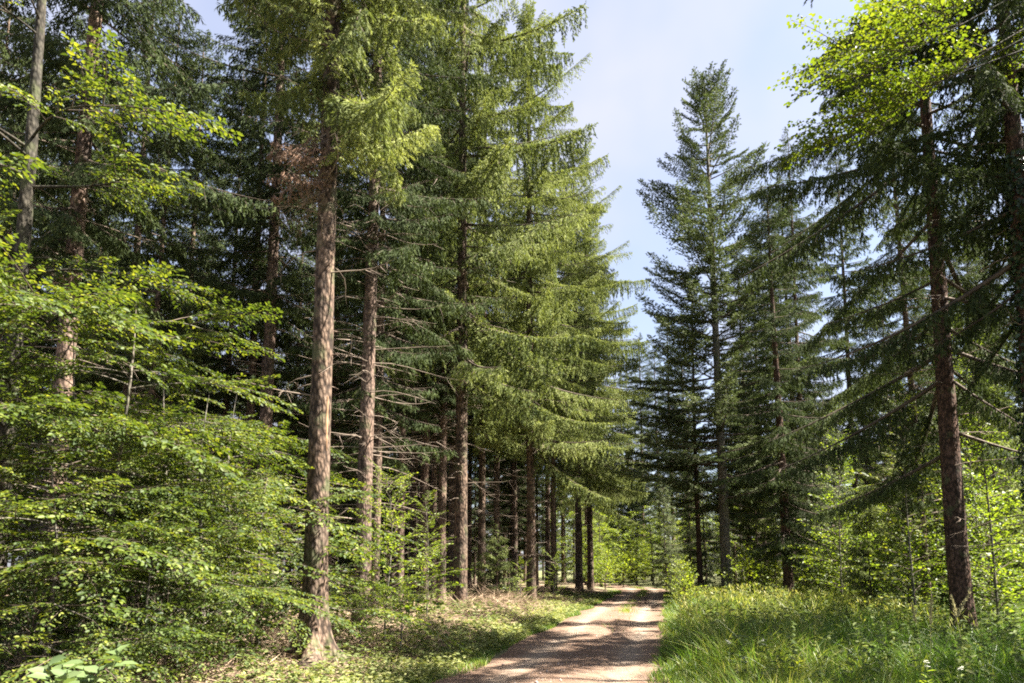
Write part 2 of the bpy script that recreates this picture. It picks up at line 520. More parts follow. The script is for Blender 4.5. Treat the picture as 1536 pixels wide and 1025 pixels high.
def curtain_branch(rng, L, a=-0.22, b=0.22, drop=0.75, tw=0.032, twl=0.14, nper=10, bare=0.1, twstep=0.06, ns=4):
    """a Norway spruce bough: upper ridge tinted as if sunlit, with strands of twigs hanging from it like a curtain"""
    g = G()
    ph = rng.uniform(0, 6)
    wa = rng.uniform(-0.06, 0.06)

    def axis(t):
        return np.stack([L * t * (1 - 0.04 * t), L * wa * np.sin(2.5 * t + ph) * t, L * (a * t + b * t ** 2.2)], -1)
    t = np.linspace(0, 1, 9)
    tube(g, axis(t), np.interp(t, [0, 1], [0.011 * L + 0.006, 0.004]), 5, m=1)

    def twigs(p, d, tl, tt):
        n = len(p)
        ribbons(g, p, d, tl * 1.1, tw, rng, m=0, tint=tt)
        v = (np.arange(ns) + 0.5) / ns
        pp = (p[:, None] + d[:, None] * (tl[:, None] * v[None, :] * 0.8)[..., None]).reshape(-1, 3)
        dd = np.repeat(d, ns, 0)
        sd = nrm(dd + rng.normal(0, 0.5, (n * ns, 3)) + np.array([0, 0, -0.25]))
        sl = np.repeat(tl, ns) * (0.75 - 0.3 * np.tile(v, n)) * rng.uniform(0.7, 1.2, n * ns)
        ribbons(g, pp, sd, sl, tw * 0.9, rng, m=0, tint=np.clip(np.repeat(tt, ns) + rng.normal(0.03, 0.06, n * ns), 0, 1))
    # strands
    n = max(5, int(L * nper))
    t = np.clip(np.linspace(bare, 0.98, n) + rng.uniform(-.5, .5, n) / n, 0, 1)
    side = np.where(np.arange(n) % 2 == 0, 1.0, -1.0)
    shp = np.clip((t - bare + 0.1) / 0.3, 0, 1) ** 0.6 * np.clip(1.1 - t, 0, 1) ** 0.5
    l = drop * min(1.0, 0.45 + 0.2 * L) * shp * rng.uniform(0.35, 1.3, n) + 0.12
    out = (0.10 + 0.075 * L) * shp * rng.uniform(0.3, 1.3, n)
    P = axis(t)
    mk = np.maximum(3, np.ceil((l + out) / twstep).astype(int))
    idx = np.repeat(np.arange(n), mk)
    st = np.concatenate([[0], np.cumsum(mk)[:-1]])
    k = np.arange(len(idx)) - np.repeat(st, mk)
    u = (k + 0.6) / mk[idx]
    e = 1 - np.exp(-3.2 * u)
    p = P[idx].copy()
    p[:, 1] += side[idx] * out[idx] * e
    p[:, 0] += 0.5 * out[idx] * e
    p[:, 2] += 0.05 * np.sin(np.minimum(u * 5, PI)) - l[idx] * u ** 1.5
    q = len(idx)
    dv = (0.25 + 1.1 * u)[:, None]
    d = nrm(np.stack([rng.normal(0.25, .35, q), side[idx] * (0.9 - 0.6 * u) + rng.normal(0, .4, q), np.zeros(q)], -1) + np.array([0, 0, -1.0]) * dv)
    tt = np.clip(0.40 + rng.normal(0, 0.10, q) - 0.10 * u + rng.normal(0, 0.08, n)[idx], 0, 1)
    twigs(p, d, twl * rng.uniform(0.6, 1.4, q), tt)
    # ridge: sunlit top put into a lighter twig tint
    m_ = max(8, int(L * 26))
    t = np.clip(np.linspace(bare, 1.0, m_), 0, 1)
    sgn = np.where(np.arange(m_) % 2 == 0, 1.0, -1.0)
    d = nrm(np.stack([rng.normal(0.8, .2, m_), sgn * rng.uniform(0.3, 1.0, m_), rng.normal(0.05, 0.22, m_)], -1))
    twigs(axis(t), d, twl * 1.25 * rng.uniform(0.7, 1.3, m_) * (1.1 - 0.4 * t), np.clip(0.58 + rng.normal(0, .12, m_), 0, 1))
    return g.pack()


rb = np.random.default_rng(5)
LS = [0.7, 1.4, 2.3, 3.3, 4.4]
SPRUCE_T = {L: [conifer_branch(rb, L, a=-0.16, b=0.2, hang=0.55, thang=1.0, spread=0.25, twl=0.22, tw=0.027, nper=12, ns=7) for _ in range(3)] for L in LS}
DROOP_T = {L: [curtain_branch(rb, L, a=a_, drop=dr, nper=13, tw=0.031, ns=5) for a_, dr in ((-0.2, 0.6), (-0.28, 0.9), (-0.24, 1.2))]
           + [conifer_branch(rb, L, a=a_, b=0.2, hang=hg, thang=1.1, spread=0.22, twl=0.22, tw=0.027, nper=11, ns=7) for a_, hg in ((-0.18, 0.8), (-0.25, 1.1), (-0.12, 0.6))] for L in LS}
BOUGH_T = {L: [conifer_branch(rb, L, a=a_, b=0.12, hang=hg, thang=1.5, spread=0.21, twl=0.26, tw=0.026, nper=13, ns=7, bare=0.2) for a_, hg in ((-0.22, 0.8), (-0.28, 0.6), (-0.12, 1.0), (-0.2, 0.5))] for L in LS}
NEAR_T = {L: [curtain_branch(rb, L, a=a_, drop=0.45, tw=0.02, twl=0.13, nper=15, twstep=0.045, ns=7) for a_ in (-0.2, -0.28)] + [conifer_branch(rb, L, a=-0.15, b=0.2, hang=0.7, thang=1.0, spread=0.24, twl=0.2, tw=0.022, nper=13, twstep=0.06, ns=9) for _ in range(2)] for L in LS}
THIN_T = SPRUCE_T
FIR_T = {L: [conifer_branch(rb, L, a=0.0, b=0.2, hang=0.05, thang=-0.05, spread=0.30, nper=10, twl=0.21, bare=0.22,
                            lift=0.14, twstep=0.1, tw=0.05) for _ in range(3)] for L in LS}


def pick(T, L, rng):
    k = min(LS, key=lambda q: abs(math.log(q / L)))
    return T[k][int(rng.integers(len(T[k])))], L / k


def trunk_path(H, rng, lean=(0, 0), bend=0.0, n=26):
    t = np.linspace(0, 1, n)
    z = t * H
    ph = rng.uniform(0, 6, 2)
    x = lean[0] * z + bend * (np.sin(t * 5 + ph[0]) - math.sin(ph[0])) * t
    y = lean[1] * z + bend * (np.sin(t * 4 + ph[1]) - math.sin(ph[1])) * t
    return np.stack([x, y, z], -1)


def trunk_mesh(g, H, r0, rng, lean=(0, 0), bend=0.05, flare=0.5, sides=18, rings=40, m=0, top=0.06, low=-0.25, lobes=5, roots=0.0, rough=0.05):
    """tapered trunk with root flare and an uneven surface; returns the centre-line function"""
    path = trunk_path(H, rng, lean, bend)
    zz = np.concatenate([np.array([low, 0.0, 0.06, 0.14, 0.25, 0.4, 0.6, 0.85]), np.linspace(1.15, H, rings)])
    cx = np.interp(zz, path[:, 2], path[:, 0])
    cy = np.interp(zz, path[:, 2], path[:, 1])
    th = np.arange(sides) / sides * 2 * PI
    tz = np.clip(zz / H, 0, 1)
    r = r0 * (1 - tz) ** 0.8 * (1 - top) + r0 * top
    fl = flare * np.exp(-np.clip(zz, 0, None) / (0.32 if roots == 0 else 0.42))
    ph = rng.uniform(0, 6, 6)
    lob = 0.5 + 0.5 * np.sin(lobes * th + ph[0]) + 0.4 * np.sin(3 * th + ph[1])
    R = r[:, None] * (1 + fl[:, None] * (0.55 + 0.75 * lob[None, :]))
    R = R + r0 * roots * np.exp(-np.clip(zz, 0, None) / 0.10)[:, None] * np.clip(lob, 0, 2)[None, :] ** 2
    nz = (np.sin(3 * th[None, :] + zz[:, None] * 1.7 + ph[2]) * 0.5 + np.sin(5 * th[None, :] - zz[:, None] * 2.9 + ph[3]) * 0.35
          + np.sin(zz[:, None] * 6.1 + 2 * th[None, :] + ph[4]) * 0.3)
    R = R * (1 + rough * nz) + r0 * rough * 0.5 * rng.normal(0, 0.35, R.shape)
    v = np.stack([cx[:, None] + R * np.cos(th), cy[:, None] + R * np.sin(th), np.repeat(zz[:, None], sides, 1)], -1)
    k = len(zz)
    i, j = np.meshgrid(np.arange(k - 1), np.arange(sides), indexing='ij')
    j2 = (j + 1) % sides
    q = np.stack([i * sides + j, i * sides + j2, (i + 1) * sides + j2, (i + 1) * sides + j], -1).reshape(-1, 4)
    g.add(v.reshape(-1, 3), q=q, m=m)

    def ctr(z):
        return np.array([np.interp(z, path[:, 2], path[:, 0]), np.interp(z, path[:, 2], path[:, 1]), z])

    def radius(z):
        return r0 * max(0.0, 1 - z / H) ** 0.8 * (1 - top) + r0 * top
    return ctr, radius


def dead_twig(g, p, az, L, rng, m=0, droop=0.3, sub=6, r=0.011):
    """a bare dead branch with finer side twigs"""
    t = np.linspace(0, 1, 6)
    k1, k2 = rng.normal(0, .12, 2)
    pts = np.stack([L * t, L * (k1 * t * t + 0.05 * np.sin(5 * t + k2 * 20)), L * (0.1 * t - droop * t * t + 0.12 * t ** 4)], -1)
    R = Rz(az)
    w = pts @ R.T + p
    tube(g, w, np.linspace(r + 0.0022 * L, 0.0025, 6), 4, m=m, tint=rng.uniform(0.2, 0.8))
    if sub:
        tt = rng.uniform(0.25, 1, sub)
        base = np.stack([np.interp(tt, t, w[:, i]) for i in range(3)], -1)
        d = nrm(np.stack([rng.uniform(0.2, 1, sub), rng.choice([-1, 1], sub) * rng.uniform(0.5, 1, sub), rng.uniform(-0.9, 0.1, sub)], -1)) @ R.T
        ribbons(g, base, d, L * rng.uniform(0.12, 0.4, sub), 0.010, rng, m=m, tint=rng.uniform(0.2, 0.9, sub), mid=0.15)


def spruce_meshes(name, rng, H, r0, z0, Lmax, T=SPRUCE_T, side=0.0, z0_back=None, dead=30, dead_from=1.6, lean=(0, 0), bend=0.06, step=0.5,
                  per=5.5, tip=0.25, needle='spruce', bark='bark', flare=0.4, gap=0.1, prof=0.75, low_pitch=-22, hi_pitch=30, dead_len=1.5,
                  sides=16, roots=0.0, foliage_lift=0.0, lowlen=0.55, rough=0.05, skip=None, ragged=0.3):
    """trunk, crown and deadwood meshes of one conifer; side > 0 makes the branches on its +X side longer and lower"""
    gt = G()
    ctr, radius = trunk_mesh(gt, H, r0, rng, lean, bend, flare=flare, sides=sides, roots=roots, rough=rough)
    gc = G()
    phr = rng.uniform(0, 6)
    z0b = z0 if z0_back is None else z0_back
    z = z0
    while z < H - 0.15:
        nb = max(3, int(round(per + rng.normal(0, .8))))
        a0 = rng.uniform(0, 2 * PI)
        for i in range(nb):
            az = a0 + i * 2 * PI / nb + rng.normal(0, 0.18)
            c = math.cos(az)
            lo = z0 + (z0b - z0) * (0.5 - 0.5 * c)
            zi = z + rng.uniform(-0.4, 0.4) * step
            if zi < lo or rng.uniform() < gap:
                continue
            if skip and zi < skip[2] and math.cos(az - skip[0]) > math.cos(skip[1]):
                continue
            s = min(1.0, max(0.01, (H - zi) / (H - z0)))
            Lb = Lmax * s ** prof * (lowlen + (1 - lowlen) * min(1, (1 - s) / 0.25))
            Lb = Lb * (1 + side * 0.5 * c) * rng.uniform(0.55, 1.2) * (1 + ragged * math.sin(2 * az + zi * 0.9 + phr) * math.sin(zi * 2.1 + az + phr)) + tip
            Lb = min(Lb, LS[-1] * 1.2)
            up = low_pitch + (hi_pitch - low_pitch) * (1 - s) ** 1.3 + rng.normal(0, 6)
            tpl, sc = pick(T, Lb, rng)
            R = Rz(az) @ Ry(-rad(up)) @ Rx(rng.normal(0, 0.12))
            gc.put(tpl, R, ctr(zi), sc, dt=rng.normal(foliage_lift, 0.06))
        z += step * rng.uniform(0.8, 1.2) * (0.55 + 0.45 * min(1, (H - z) / 8))
    # leader
    gc.put(pick(T, 0.9, rng)[0], Ry(-rad(86)), ctr(H - 0.3), 1.0)
    gd = G()
    top = min(H * 0.75, max(z0b, z0) + 4)
    for i in range(dead):
        zi = dead_from + (top - dead_from) * rng.uniform() ** 0.8
        az = rng.uniform(0, 2 * PI)
        p = ctr(zi) + radius(zi) * 0.8 * np.array([math.cos(az), math.sin(az), 0])
        dead_twig(gd, p, az, dead_len * rng.uniform(0.25, 1.15), rng, sub=int(rng.integers(3, 9)), droop=rng.uniform(0.05, 0.5))
    return dict(trunk=gt.mesh(name + '_trunk', [bark], True), crown=gc.mesh(name + '_crown', [needle, 'twig']),
                deadwood=gd.mesh(name + '_deadwood', ['dead']) if dead else None, ctr=ctr, radius=radius, H=H)


# ------------------------------------------------------------------ broadleaf sprays
def leaf_spray(rng, L, ll=0.075, lw=0.045, spread=0.33, nper=10, step=0.045, droop=0.18, tilt=0.48, wood=0.006):
    """flat leafy spray along +X (0 leaves, 1 wood)"""
    g = G()
    t = np.linspace(0, 1, 8)
    w1 = rng.uniform(-0.12, 0.12)

    def axis(t):
        return np.stack([L * t, L * w1 * t * t, L * (0.08 * t - (droop + 0.08) * t * t)], -1)
    tube(g, axis(t), np.linspace(wood + 0.003 * L, 0.0015, 8), 4, m=1)
    n = max(4, int(L * nper))
    t = np.clip(np.linspace(0.15, 0.98, n) + rng.uniform(-.4, .4, n) / n, 0, 1)
    side = np.where(np.arange(n) % 2 == 0, 1.0, -1.0)
    l = (L * spread * np.clip(t / 0.3, 0, 1) ** 0.5 * np.clip(1.05 - t, 0, 1) ** 0.7 + 0.06) * rng.uniform(0.6, 1.2, n)
    d0 = nrm(np.stack([0.75 + 0.5 * t, side * (1.0 - 0.4 * t), rng.normal(0, 0.13, n)], -1))
    P = axis(t)
    ribbons(g, P, d0, l, 0.006, rng, m=1, mid=0.1)
    mk = np.maximum(2, np.ceil(l / step).astype(int))
    idx = np.repeat(np.arange(n), mk)
    st = np.concatenate([[0], np.cumsum(mk)[:-1]])
    k = np.arange(len(idx)) - np.repeat(st, mk)
    u = (k + 0.8) / mk[idx]
    p = P[idx] + d0[idx] * (l[idx] * u)[:, None]
    p[:, 2] -= 0.25 * l[idx] * u * u
    perp = np.cross(np.array([0, 0, 1.0]), d0[idx])
    alt = np.where(k % 2 == 0, 1.0, -1.0)[:, None]
    q = len(idx)
    last = (u > 0.97)[:, None]
    D = nrm(d0[idx] * 0.75 + perp * alt * np.where(last, 0.1, 0.8) + rng.normal(0, 0.2, (q, 3)) + np.array([0, 0, -0.25]))
    Nn = np.tile(np.array([0, 0, 1.0]), (q, 1)) + rng.normal(0, tilt, (q, 3))
    s = rng.uniform(0.5, 1.3, q)
    tt = np.clip(0.42 + rng.normal(0, 0.2, q), 0, 1)
    leaves(g, p, D, Nn, ll * s, lw * s, rng, tint=tt)
    return g.pack()


BEECH_T = [leaf_spray(rb, L, 0.085, 0.05) for L in (0.8, 1.2, 1.6, 2.0, 2.0, 1.5)]
SMALL_T = [leaf_spray(rb, L, 0.06, 0.037, nper=11, step=0.045) for L in (0.5, 0.8, 1.1, 1.3)]
MAPLE_T = [leaf_spray(rb, L, 0.085, 0.08, nper=9, step=0.07, tilt=0.55, droop=0.25) for L in (0.9, 1.3, 1.7)]
BUSH_T = [leaf_spray(rb, L, 0.09, 0.05, nper=9, step=0.07, tilt=0.6, droop=0.3) for L in (0.5, 0.8, 1.1)]
FAR_T = [leaf_spray(rb, L, 0.13, 0.10, nper=7, step=0.11, tilt=0.6, droop=0.25, spread=0.45) for L in (1.2, 1.7)]


def sapling_meshes(name, rng, H, z0, Lmax, T=SMALL_T, leafm='beech', bark='bark_smooth', r0=0.025, step=0.22, lean=(0, 0), side=None, prof=0.8,
                   up0=18, foliage_lift=0.0, bend=0.08, flare=0.3):
    """upright stem with layered sprays of leaves"""
    gt = G()
    ctr, radius = trunk_mesh(gt, H, r0, rng, lean, bend, flare=flare, sides=8, rings=14, low=-0.15)
    gc = G()
    z = z0
    az = rng.uniform(0, 6)
    while z < H:
        s = min(1.0, max(0.01, (H - z) / max(0.1, H - z0)))
        Lb = (Lmax * s ** prof * (0.65 + 0.35 * min(1, (1 - s) / 0.2)) + 0.2) * rng.uniform(0.75, 1.2)
        if side is not None:
            Lb *= 1 + 0.35 * math.cos(az - side)
        tpl = T[int(rng.integers(len(T)))]
        tl = tpl['V'][:, 0].max()
        R = Rz(az) @ Ry(-rad(up0 + (1 - s) * 30 + rng.normal(0, 7))) @ Rx(rng.normal(0, 0.18))
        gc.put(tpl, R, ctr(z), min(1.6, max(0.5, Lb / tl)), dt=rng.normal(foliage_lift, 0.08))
        az += 2.4 + rng.normal(0, 0.3)
        z += step * rng.uniform(0.6, 1.3)
    return dict(trunk=gt.mesh(name + '_trunk', [bark], True), crown=gc.mesh(name + '_crown', [leafm, 'twig']), deadwood=None, H=H, ctr=ctr)


def limb_tree_meshes(name, rng, H, r0, limbs, T, leafm, bark, per=0.35, thick=1.0, foliage_lift=0.0, lean=(0, 0), bend=0.1, spread=1.0, smin=0.6, smax=1.1, flare=0.4, u0=0.22):
    """broadleaf tree: limbs = [(z, azimuth, length, rise)]; sprays are set along each limb"""
    gt = G()
    ctr, radius = trunk_mesh(gt, H, r0, rng, lean, bend, flare=flare, sides=14, rings=26)
    gc = G()
    for (z, az, Ln, rise) in limbs:
        t = np.linspace(0, 1, 9)
        k = rng.normal(0, 0.12)
        pts = np.stack([Ln * t, Ln * k * np.sin(3 * t), Ln * (rise * t - 0.22 * t * t)], -1) @ Rz(az).T + ctr(z)
        tube(gt, pts, np.linspace(min(radius(z) * 0.55, 0.02 + 0.014 * Ln) * thick, 0.006 * thick, 9), 6)
        n = max(3, int(Ln * (1 - u0) / 0.78 / per))
        for i in range(n):
            u = u0 + (1 - u0) * (i + rng.uniform(0.2, 0.8)) / n
            p = np.array([np.interp(u, t, pts[:, q]) for q in range(3)])
            sgn = 1 if i % 2 else -1
            a = az + sgn * rng.uniform(0.35, 1.05) * spread * (1.1 - 0.5 * u)
            tpl = T[int(rng.integers(len(T)))]
            R = Rz(a) @ Ry(-rad(rng.normal(4, 10))) @ Rx(rng.normal(0, 0.22))
            gc.put(tpl, R, p, rng.uniform(smin, smax), dt=rng.normal(foliage_lift, 0.09))
        tpl = T[int(rng.integers(len(T)))]
        gc.put(tpl, Rz(az) @ Ry(rad(10)), pts[-1], rng.uniform(smin, smax), dt=foliage_lift)
    return dict(trunk=gt.mesh(name + '_trunk', [bark], True), crown=gc.mesh(name + '_crown', [leafm, 'twig']), deadwood=None, H=H, ctr=ctr)


def rand_limbs(rng, z0, H, n, Lmax, rise=(0.15, 0.6), top=0.4):
    out = []
    for i in range(n):
        z = z0 + (H - z0) * (i + rng.uniform(0, 1)) / n
        s = (z - z0) / (H - z0)
        Ln = Lmax * (1 - (1 - top) * s) * (0.75 + 0.25 * min(1, s * 4)) * rng.uniform(0.7, 1.15)
        out.append((min(z, H * 0.97), i * 2.4 + rng.normal(0, .3), Ln, rng.uniform(*rise)))
    return out


# ------------------------------------------------------------------ object helpers
def tag(o, label=None, cat=None, group=None, kind=None):
    if label:
        o['label'] = label
    if cat:
        o['category'] = cat
    if group:
        o['group'] = group
    if kind:
        o['kind'] = kind
    return o


def link(name, me, parent=None):
    o = bpy.data.objects.new(name, me)
    COL.objects.link(o)
    if parent is not None:
        o.parent = parent
    return o


def plant(kind, meshes, x, y, label, cat, group=None, rz=0.0, s=1.0, sz=1.0, sink=0.0, tilt=(0, 0), bush=False):
    e = link(kind, None)
    e.location = (x, y, float(hgt(x, y)) - sink)
    e.rotation_euler = (tilt[0], tilt[1], rz)
    e.scale = (s, s, s * sz)
    tag(e, label, cat, group)
    for part in ('trunk', 'crown', 'deadwood'):
        if meshes.get(part) is not None:
            nm = {'trunk': 'stem' if bush else 'trunk', 'crown': 'foliage' if bush else 'crown', 'deadwood': 'deadwood'}[part]
            o = link(nm, meshes[part], e)
            if part == 'deadwood':
                o['kind'] = 'stuff'
    return e


# ------------------------------------------------------------------ setting: ground and road
def build_ground():
    g = G()
    u = np.linspace(-1, 1, 261)
    xs = np.sign(u) * (np.abs(u) * 16 + np.abs(u) ** 4 * 330) + 3
    vv = np.linspace(0, 1, 281)
    ys = -16 + vv * 90 + vv ** 5 * 420
    X, Y = np.meshgrid(xs, ys, indexing='ij')
    Z = hgt(X, Y)
    nx, ny = X.shape
    i, j = np.meshgrid(np.arange(nx - 1), np.arange(ny - 1), indexing='ij')
    q = np.stack([i * ny + j, (i + 1) * ny + j, (i + 1) * ny + j + 1, i * ny + j + 1], -1).reshape(-1, 4)
    g.add(np.stack([X, Y, Z], -1), q=q)
    me = g.mesh('ground', ['ground'], True)
    d = X - road_c(Y)
    green = (0.28 * sstep(1.5, 2.5, d) + 0.10 * np.exp(-((d + 2.2) / 0.7) ** 2)).ravel()
    a = me.attributes.new('green', 'FLOAT', 'POINT')
    a.data.foreach_set('value', green.astype(np.float32))
    o = link('ground', me)
    tag(o, kind='structure')


def build_road():
    g = G()
    lat = np.linspace(-1.9, 1.9, 33)
    ys = np.concatenate([np.arange(-14, 60, 0.35), np.arange(60, 130, 1.0)])
    LAT, Y = np.meshgrid(lat, ys, indexing='ij')
    X = road_c(Y) + LAT * 1.09
    prof = 0.02 * (1 - (LAT / 1.7) ** 2) - 0.028 * np.exp(-((np.abs(LAT + 0.02) - 0.78) / 0.28) ** 2)
    ew = 0.2 * wob(Y * 1.1 + np.sign(LAT) * 7, Y * 0.4) + 0.12 * wob(Y * 3.3, Y * 2.1 + np.sign(LAT) * 3)
    edge = -0.16 * sstep(1.4, 1.9, np.abs(LAT) + ew)
    Z = 0.012 + prof + edge + 0.014 * wob(X * 2.2, Y * 1.6) + 0.008 * wob(X * 5, Y * 5)
    nx, ny = X.shape
    i, j = np.meshgrid(np.arange(nx - 1), np.arange(ny - 1), indexing='ij')
    q = np.stack([i * ny + j, (i + 1) * ny + j, (i + 1) * ny + j + 1, i * ny + j + 1], -1).reshape(-1, 4)
    g.add(np.stack([X, Y, Z], -1), q=q)
    me = g.mesh('forest_road', ['road'], True)
    wv = 0.10 * np.sin(Y * 0.31) + 0.05 * np.sin(Y * 0.9 + 1)
    tr = (0.46 * np.exp(-((np.abs(LAT + wv) - 0.78) / 0.27) ** 2) - 0.08).ravel()
    a = me.attributes.new('track', 'FLOAT', 'POINT')
    a.data.foreach_set('value', tr.astype(np.float32))
    tag(link('forest_road', me), kind='structure')


build_ground()
build_road()

# ------------------------------------------------------------------ tree meshes
rs = lambda k: np.random.default_rng(k)
EDGE = [spruce_meshes('edge_spruce', rs(20 + i), H=h, r0=r, z0=7.6, Lmax=L, T=DROOP_T, side=0.4, z0_back=10, dead=50, needle='spruce', per=6.0, ragged=0.5, dead_len=1.9, prof=0.5, lowlen=0.8, step=0.8,
                      low_pitch=-22, hi_pitch=34, gap=0.2, foliage_lift=0.12)
        for i, (h, r, L) in enumerate([(31, 0.25, 4.9), (28, 0.2, 4.4), (32, 0.25, 5.0)])]
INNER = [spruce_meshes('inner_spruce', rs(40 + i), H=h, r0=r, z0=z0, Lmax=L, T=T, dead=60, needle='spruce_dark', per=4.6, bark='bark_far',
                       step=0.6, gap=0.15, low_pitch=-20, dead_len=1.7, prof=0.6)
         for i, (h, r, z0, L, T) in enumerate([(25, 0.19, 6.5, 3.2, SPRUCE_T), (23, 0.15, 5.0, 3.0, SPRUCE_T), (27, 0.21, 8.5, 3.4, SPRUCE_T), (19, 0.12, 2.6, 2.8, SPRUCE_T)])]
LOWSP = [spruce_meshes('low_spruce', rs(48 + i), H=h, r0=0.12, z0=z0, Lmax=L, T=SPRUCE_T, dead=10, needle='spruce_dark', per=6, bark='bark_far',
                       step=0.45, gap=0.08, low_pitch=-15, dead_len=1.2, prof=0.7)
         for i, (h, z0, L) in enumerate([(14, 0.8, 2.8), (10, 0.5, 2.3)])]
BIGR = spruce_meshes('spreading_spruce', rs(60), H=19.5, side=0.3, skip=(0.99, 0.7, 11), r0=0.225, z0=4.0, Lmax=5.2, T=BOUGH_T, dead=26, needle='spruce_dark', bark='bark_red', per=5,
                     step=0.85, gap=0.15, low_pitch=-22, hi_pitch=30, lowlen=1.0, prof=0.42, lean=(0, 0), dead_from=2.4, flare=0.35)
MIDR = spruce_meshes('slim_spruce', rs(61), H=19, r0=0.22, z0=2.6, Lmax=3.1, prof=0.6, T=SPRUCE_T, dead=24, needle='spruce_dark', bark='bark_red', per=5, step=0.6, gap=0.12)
FIR = spruce_meshes('fir', rs(62), H=30, bend=0.22, r0=0.29, z0=5.0, Lmax=6.0, tip=0.5, T=FIR_T, dead=20, needle='fir', bark='bark_grey', per=5.4, step=0.64, gap=0.3,
                    low_pitch=-8, hi_pitch=38, prof=0.5, lowlen=0.85, dead_len=1.2)
FIR2 = spruce_meshes('fir', rs(63), H=20, r0=0.17, z0=4.5, Lmax=3.6, prof=0.6, T=FIR_T, dead=20, needle='fir', bark='bark_red', per=4.6, step=0.6, gap=0.12,
                     low_pitch=-8, hi_pitch=40)
YOUNG = [spruce_meshes('young_spruce', rs(64 + i), H=h, r0=0.06, z0=0.5, Lmax=L, T=SPRUCE_T, dead=0, needle=nd, bark='bark_far', per=5, step=0.38,
                       low_pitch=-5, hi_pitch=35, gap=0.1, prof=0.8, lowlen=0.9)
         for i, (h, L, nd) in enumerate([(6.5, 1.7, 'spruce'), (3.2, 1.1, 'spruce'), (9, 1.9, 'fir')])]

# ------------------------------------------------------------------ left row: the big trunk in front
def hero_spruce():
    rng = rs(70)
    x, y = gx(468, 11.0), 11.0
    ms = spruce_meshes('tall_spruce', rng, H=28, r0=0.192, z0=9.6, Lmax=2.9, prof=0.6, T=NEAR_T, side=0.3, z0_back=9.8, dead=34, dead_from=2.2, per=5.5, needle='spruce',
                       bark='bark', flare=1.25, sides=40, roots=1.3, low_pitch=-18, dead_len=1.5, bend=0.012, lean=(-0.002, 0.0), lowlen=0.75, rough=0.03, step=0.5)
    e = plant('spruce_tree', ms, x, y, 'big brown spruce trunk with scarred bark and flared roots nearest the camera', 'tree', 'spruces along the left edge of the road')
    ctr, radius = ms['ctr'], ms['radius']
    g = G()
    for i in range(26):
        z_ = rng.uniform(1.6, 9.5)
        a_ = rng.uniform(0, 2 * PI)
        dead_twig(g, ctr(z_) + radius(z_) * 0.9 * np.array([math.cos(a_), math.sin(a_), 0]), a_, rng.uniform(0.06, 0.3), rng, sub=0, droop=0.2, r=0.014)
    link('branch_stub', g.mesh('branch_stub', ['bark_far']), e)['kind'] = 'stuff'
    # long bare wound down the sunny side of the trunk
    g = G()
    for (za, zb, a0, wd) in ((3.3, 4.2, -0.62, 0.032), ):
        k = 14
        zz = np.linspace(za, zb, k)
        ww = wd * np.sin(np.linspace(0.12, PI - 0.12, k)) ** 0.6 * (1 + 0.35 * rng.normal(0, 0.6, k))
        vs = []
        for z_, w_ in zip(zz, ww):
            c, r_ = ctr(z_), radius(z_) * 1.055
            for s in (-1, -0.4, 0.4, 1):
                aa = a0 + s * w_ / r_
                rr_ = r_ + (0.004 if abs(s) < 0.9 else -0.02)
                vs.append(c + np.array([math.cos(aa), math.sin(aa), 0]) * rr_)
        q = [[i * 4 + j, i * 4 + j + 1, (i + 1) * 4 + j + 1, (i + 1) * 4 + j] for i in range(k - 1) for j in range(3)]
        g.add(np.array(vs), q=q)
    o = link('bark_wound', g.mesh('bark_wound', ['resin'], True), e)
    o['label'] = 'orange bare wood showing where bark is scraped off'
    # green live branch on the right of the trunk and brown dead spray on the left
    g = G()
    for z_, az, L_, up in ((8.4, -0.3, 2.0, 6), (8.75, 0.1, 1.8, 12), (8.3, -0.9, 1.4, 0), (8.9, -0.5, 2.0, 18), (9.9, -1.4, 1.6, 4)):
        tpl, sc = pick(NEAR_T, L_, rng)
        g.put(tpl, Rz(az) @ Ry(-rad(up)), ctr(z_), sc, dt=0.25)
    o = link('live_branch', g.mesh('live_branch', ['spruce', 'twig']), e)
    o['label'] = 'low bright green branch with hanging twigs'
    g = G()
    for i in range(7):
        z_ = 8.75 - 0.14 * i
        tpl, sc = pick(SPRUCE_T, 1.0, rng)
        g.put(tpl, Rz(PI + rng.uniform(-0.4, 1.5)) @ Ry(rad(rng.uniform(5, 40))), ctr(z_) + np.array([0, -0.2, 0]), sc, dt=rng.normal(0, 0.1))
    P = g.pack()
    keep = rng.uniform(size=len(P['Q'])) < 0.6
    P['Q'], P['QM'] = P['Q'][keep], P['QM'][keep]
    g2 = G()
    g2.put(P)
    for i in range(60):
        z_ = rng.uniform(7.4, 8.8)
        az = PI + rng.uniform(-0.6, 1.6)
        dead_twig(g2, ctr(z_), az, rng.uniform(0.3, 1.0), rng, m=1, droop=rng.uniform(0.3, 0.9), sub=7, r=0.004)
    o = link('dead_branch', g2.mesh('dead_branch', ['dead_needle', 'dead']), e)
    o['label'] = 'reddish brown dead branch tangle against the trunk'


hero_spruce()

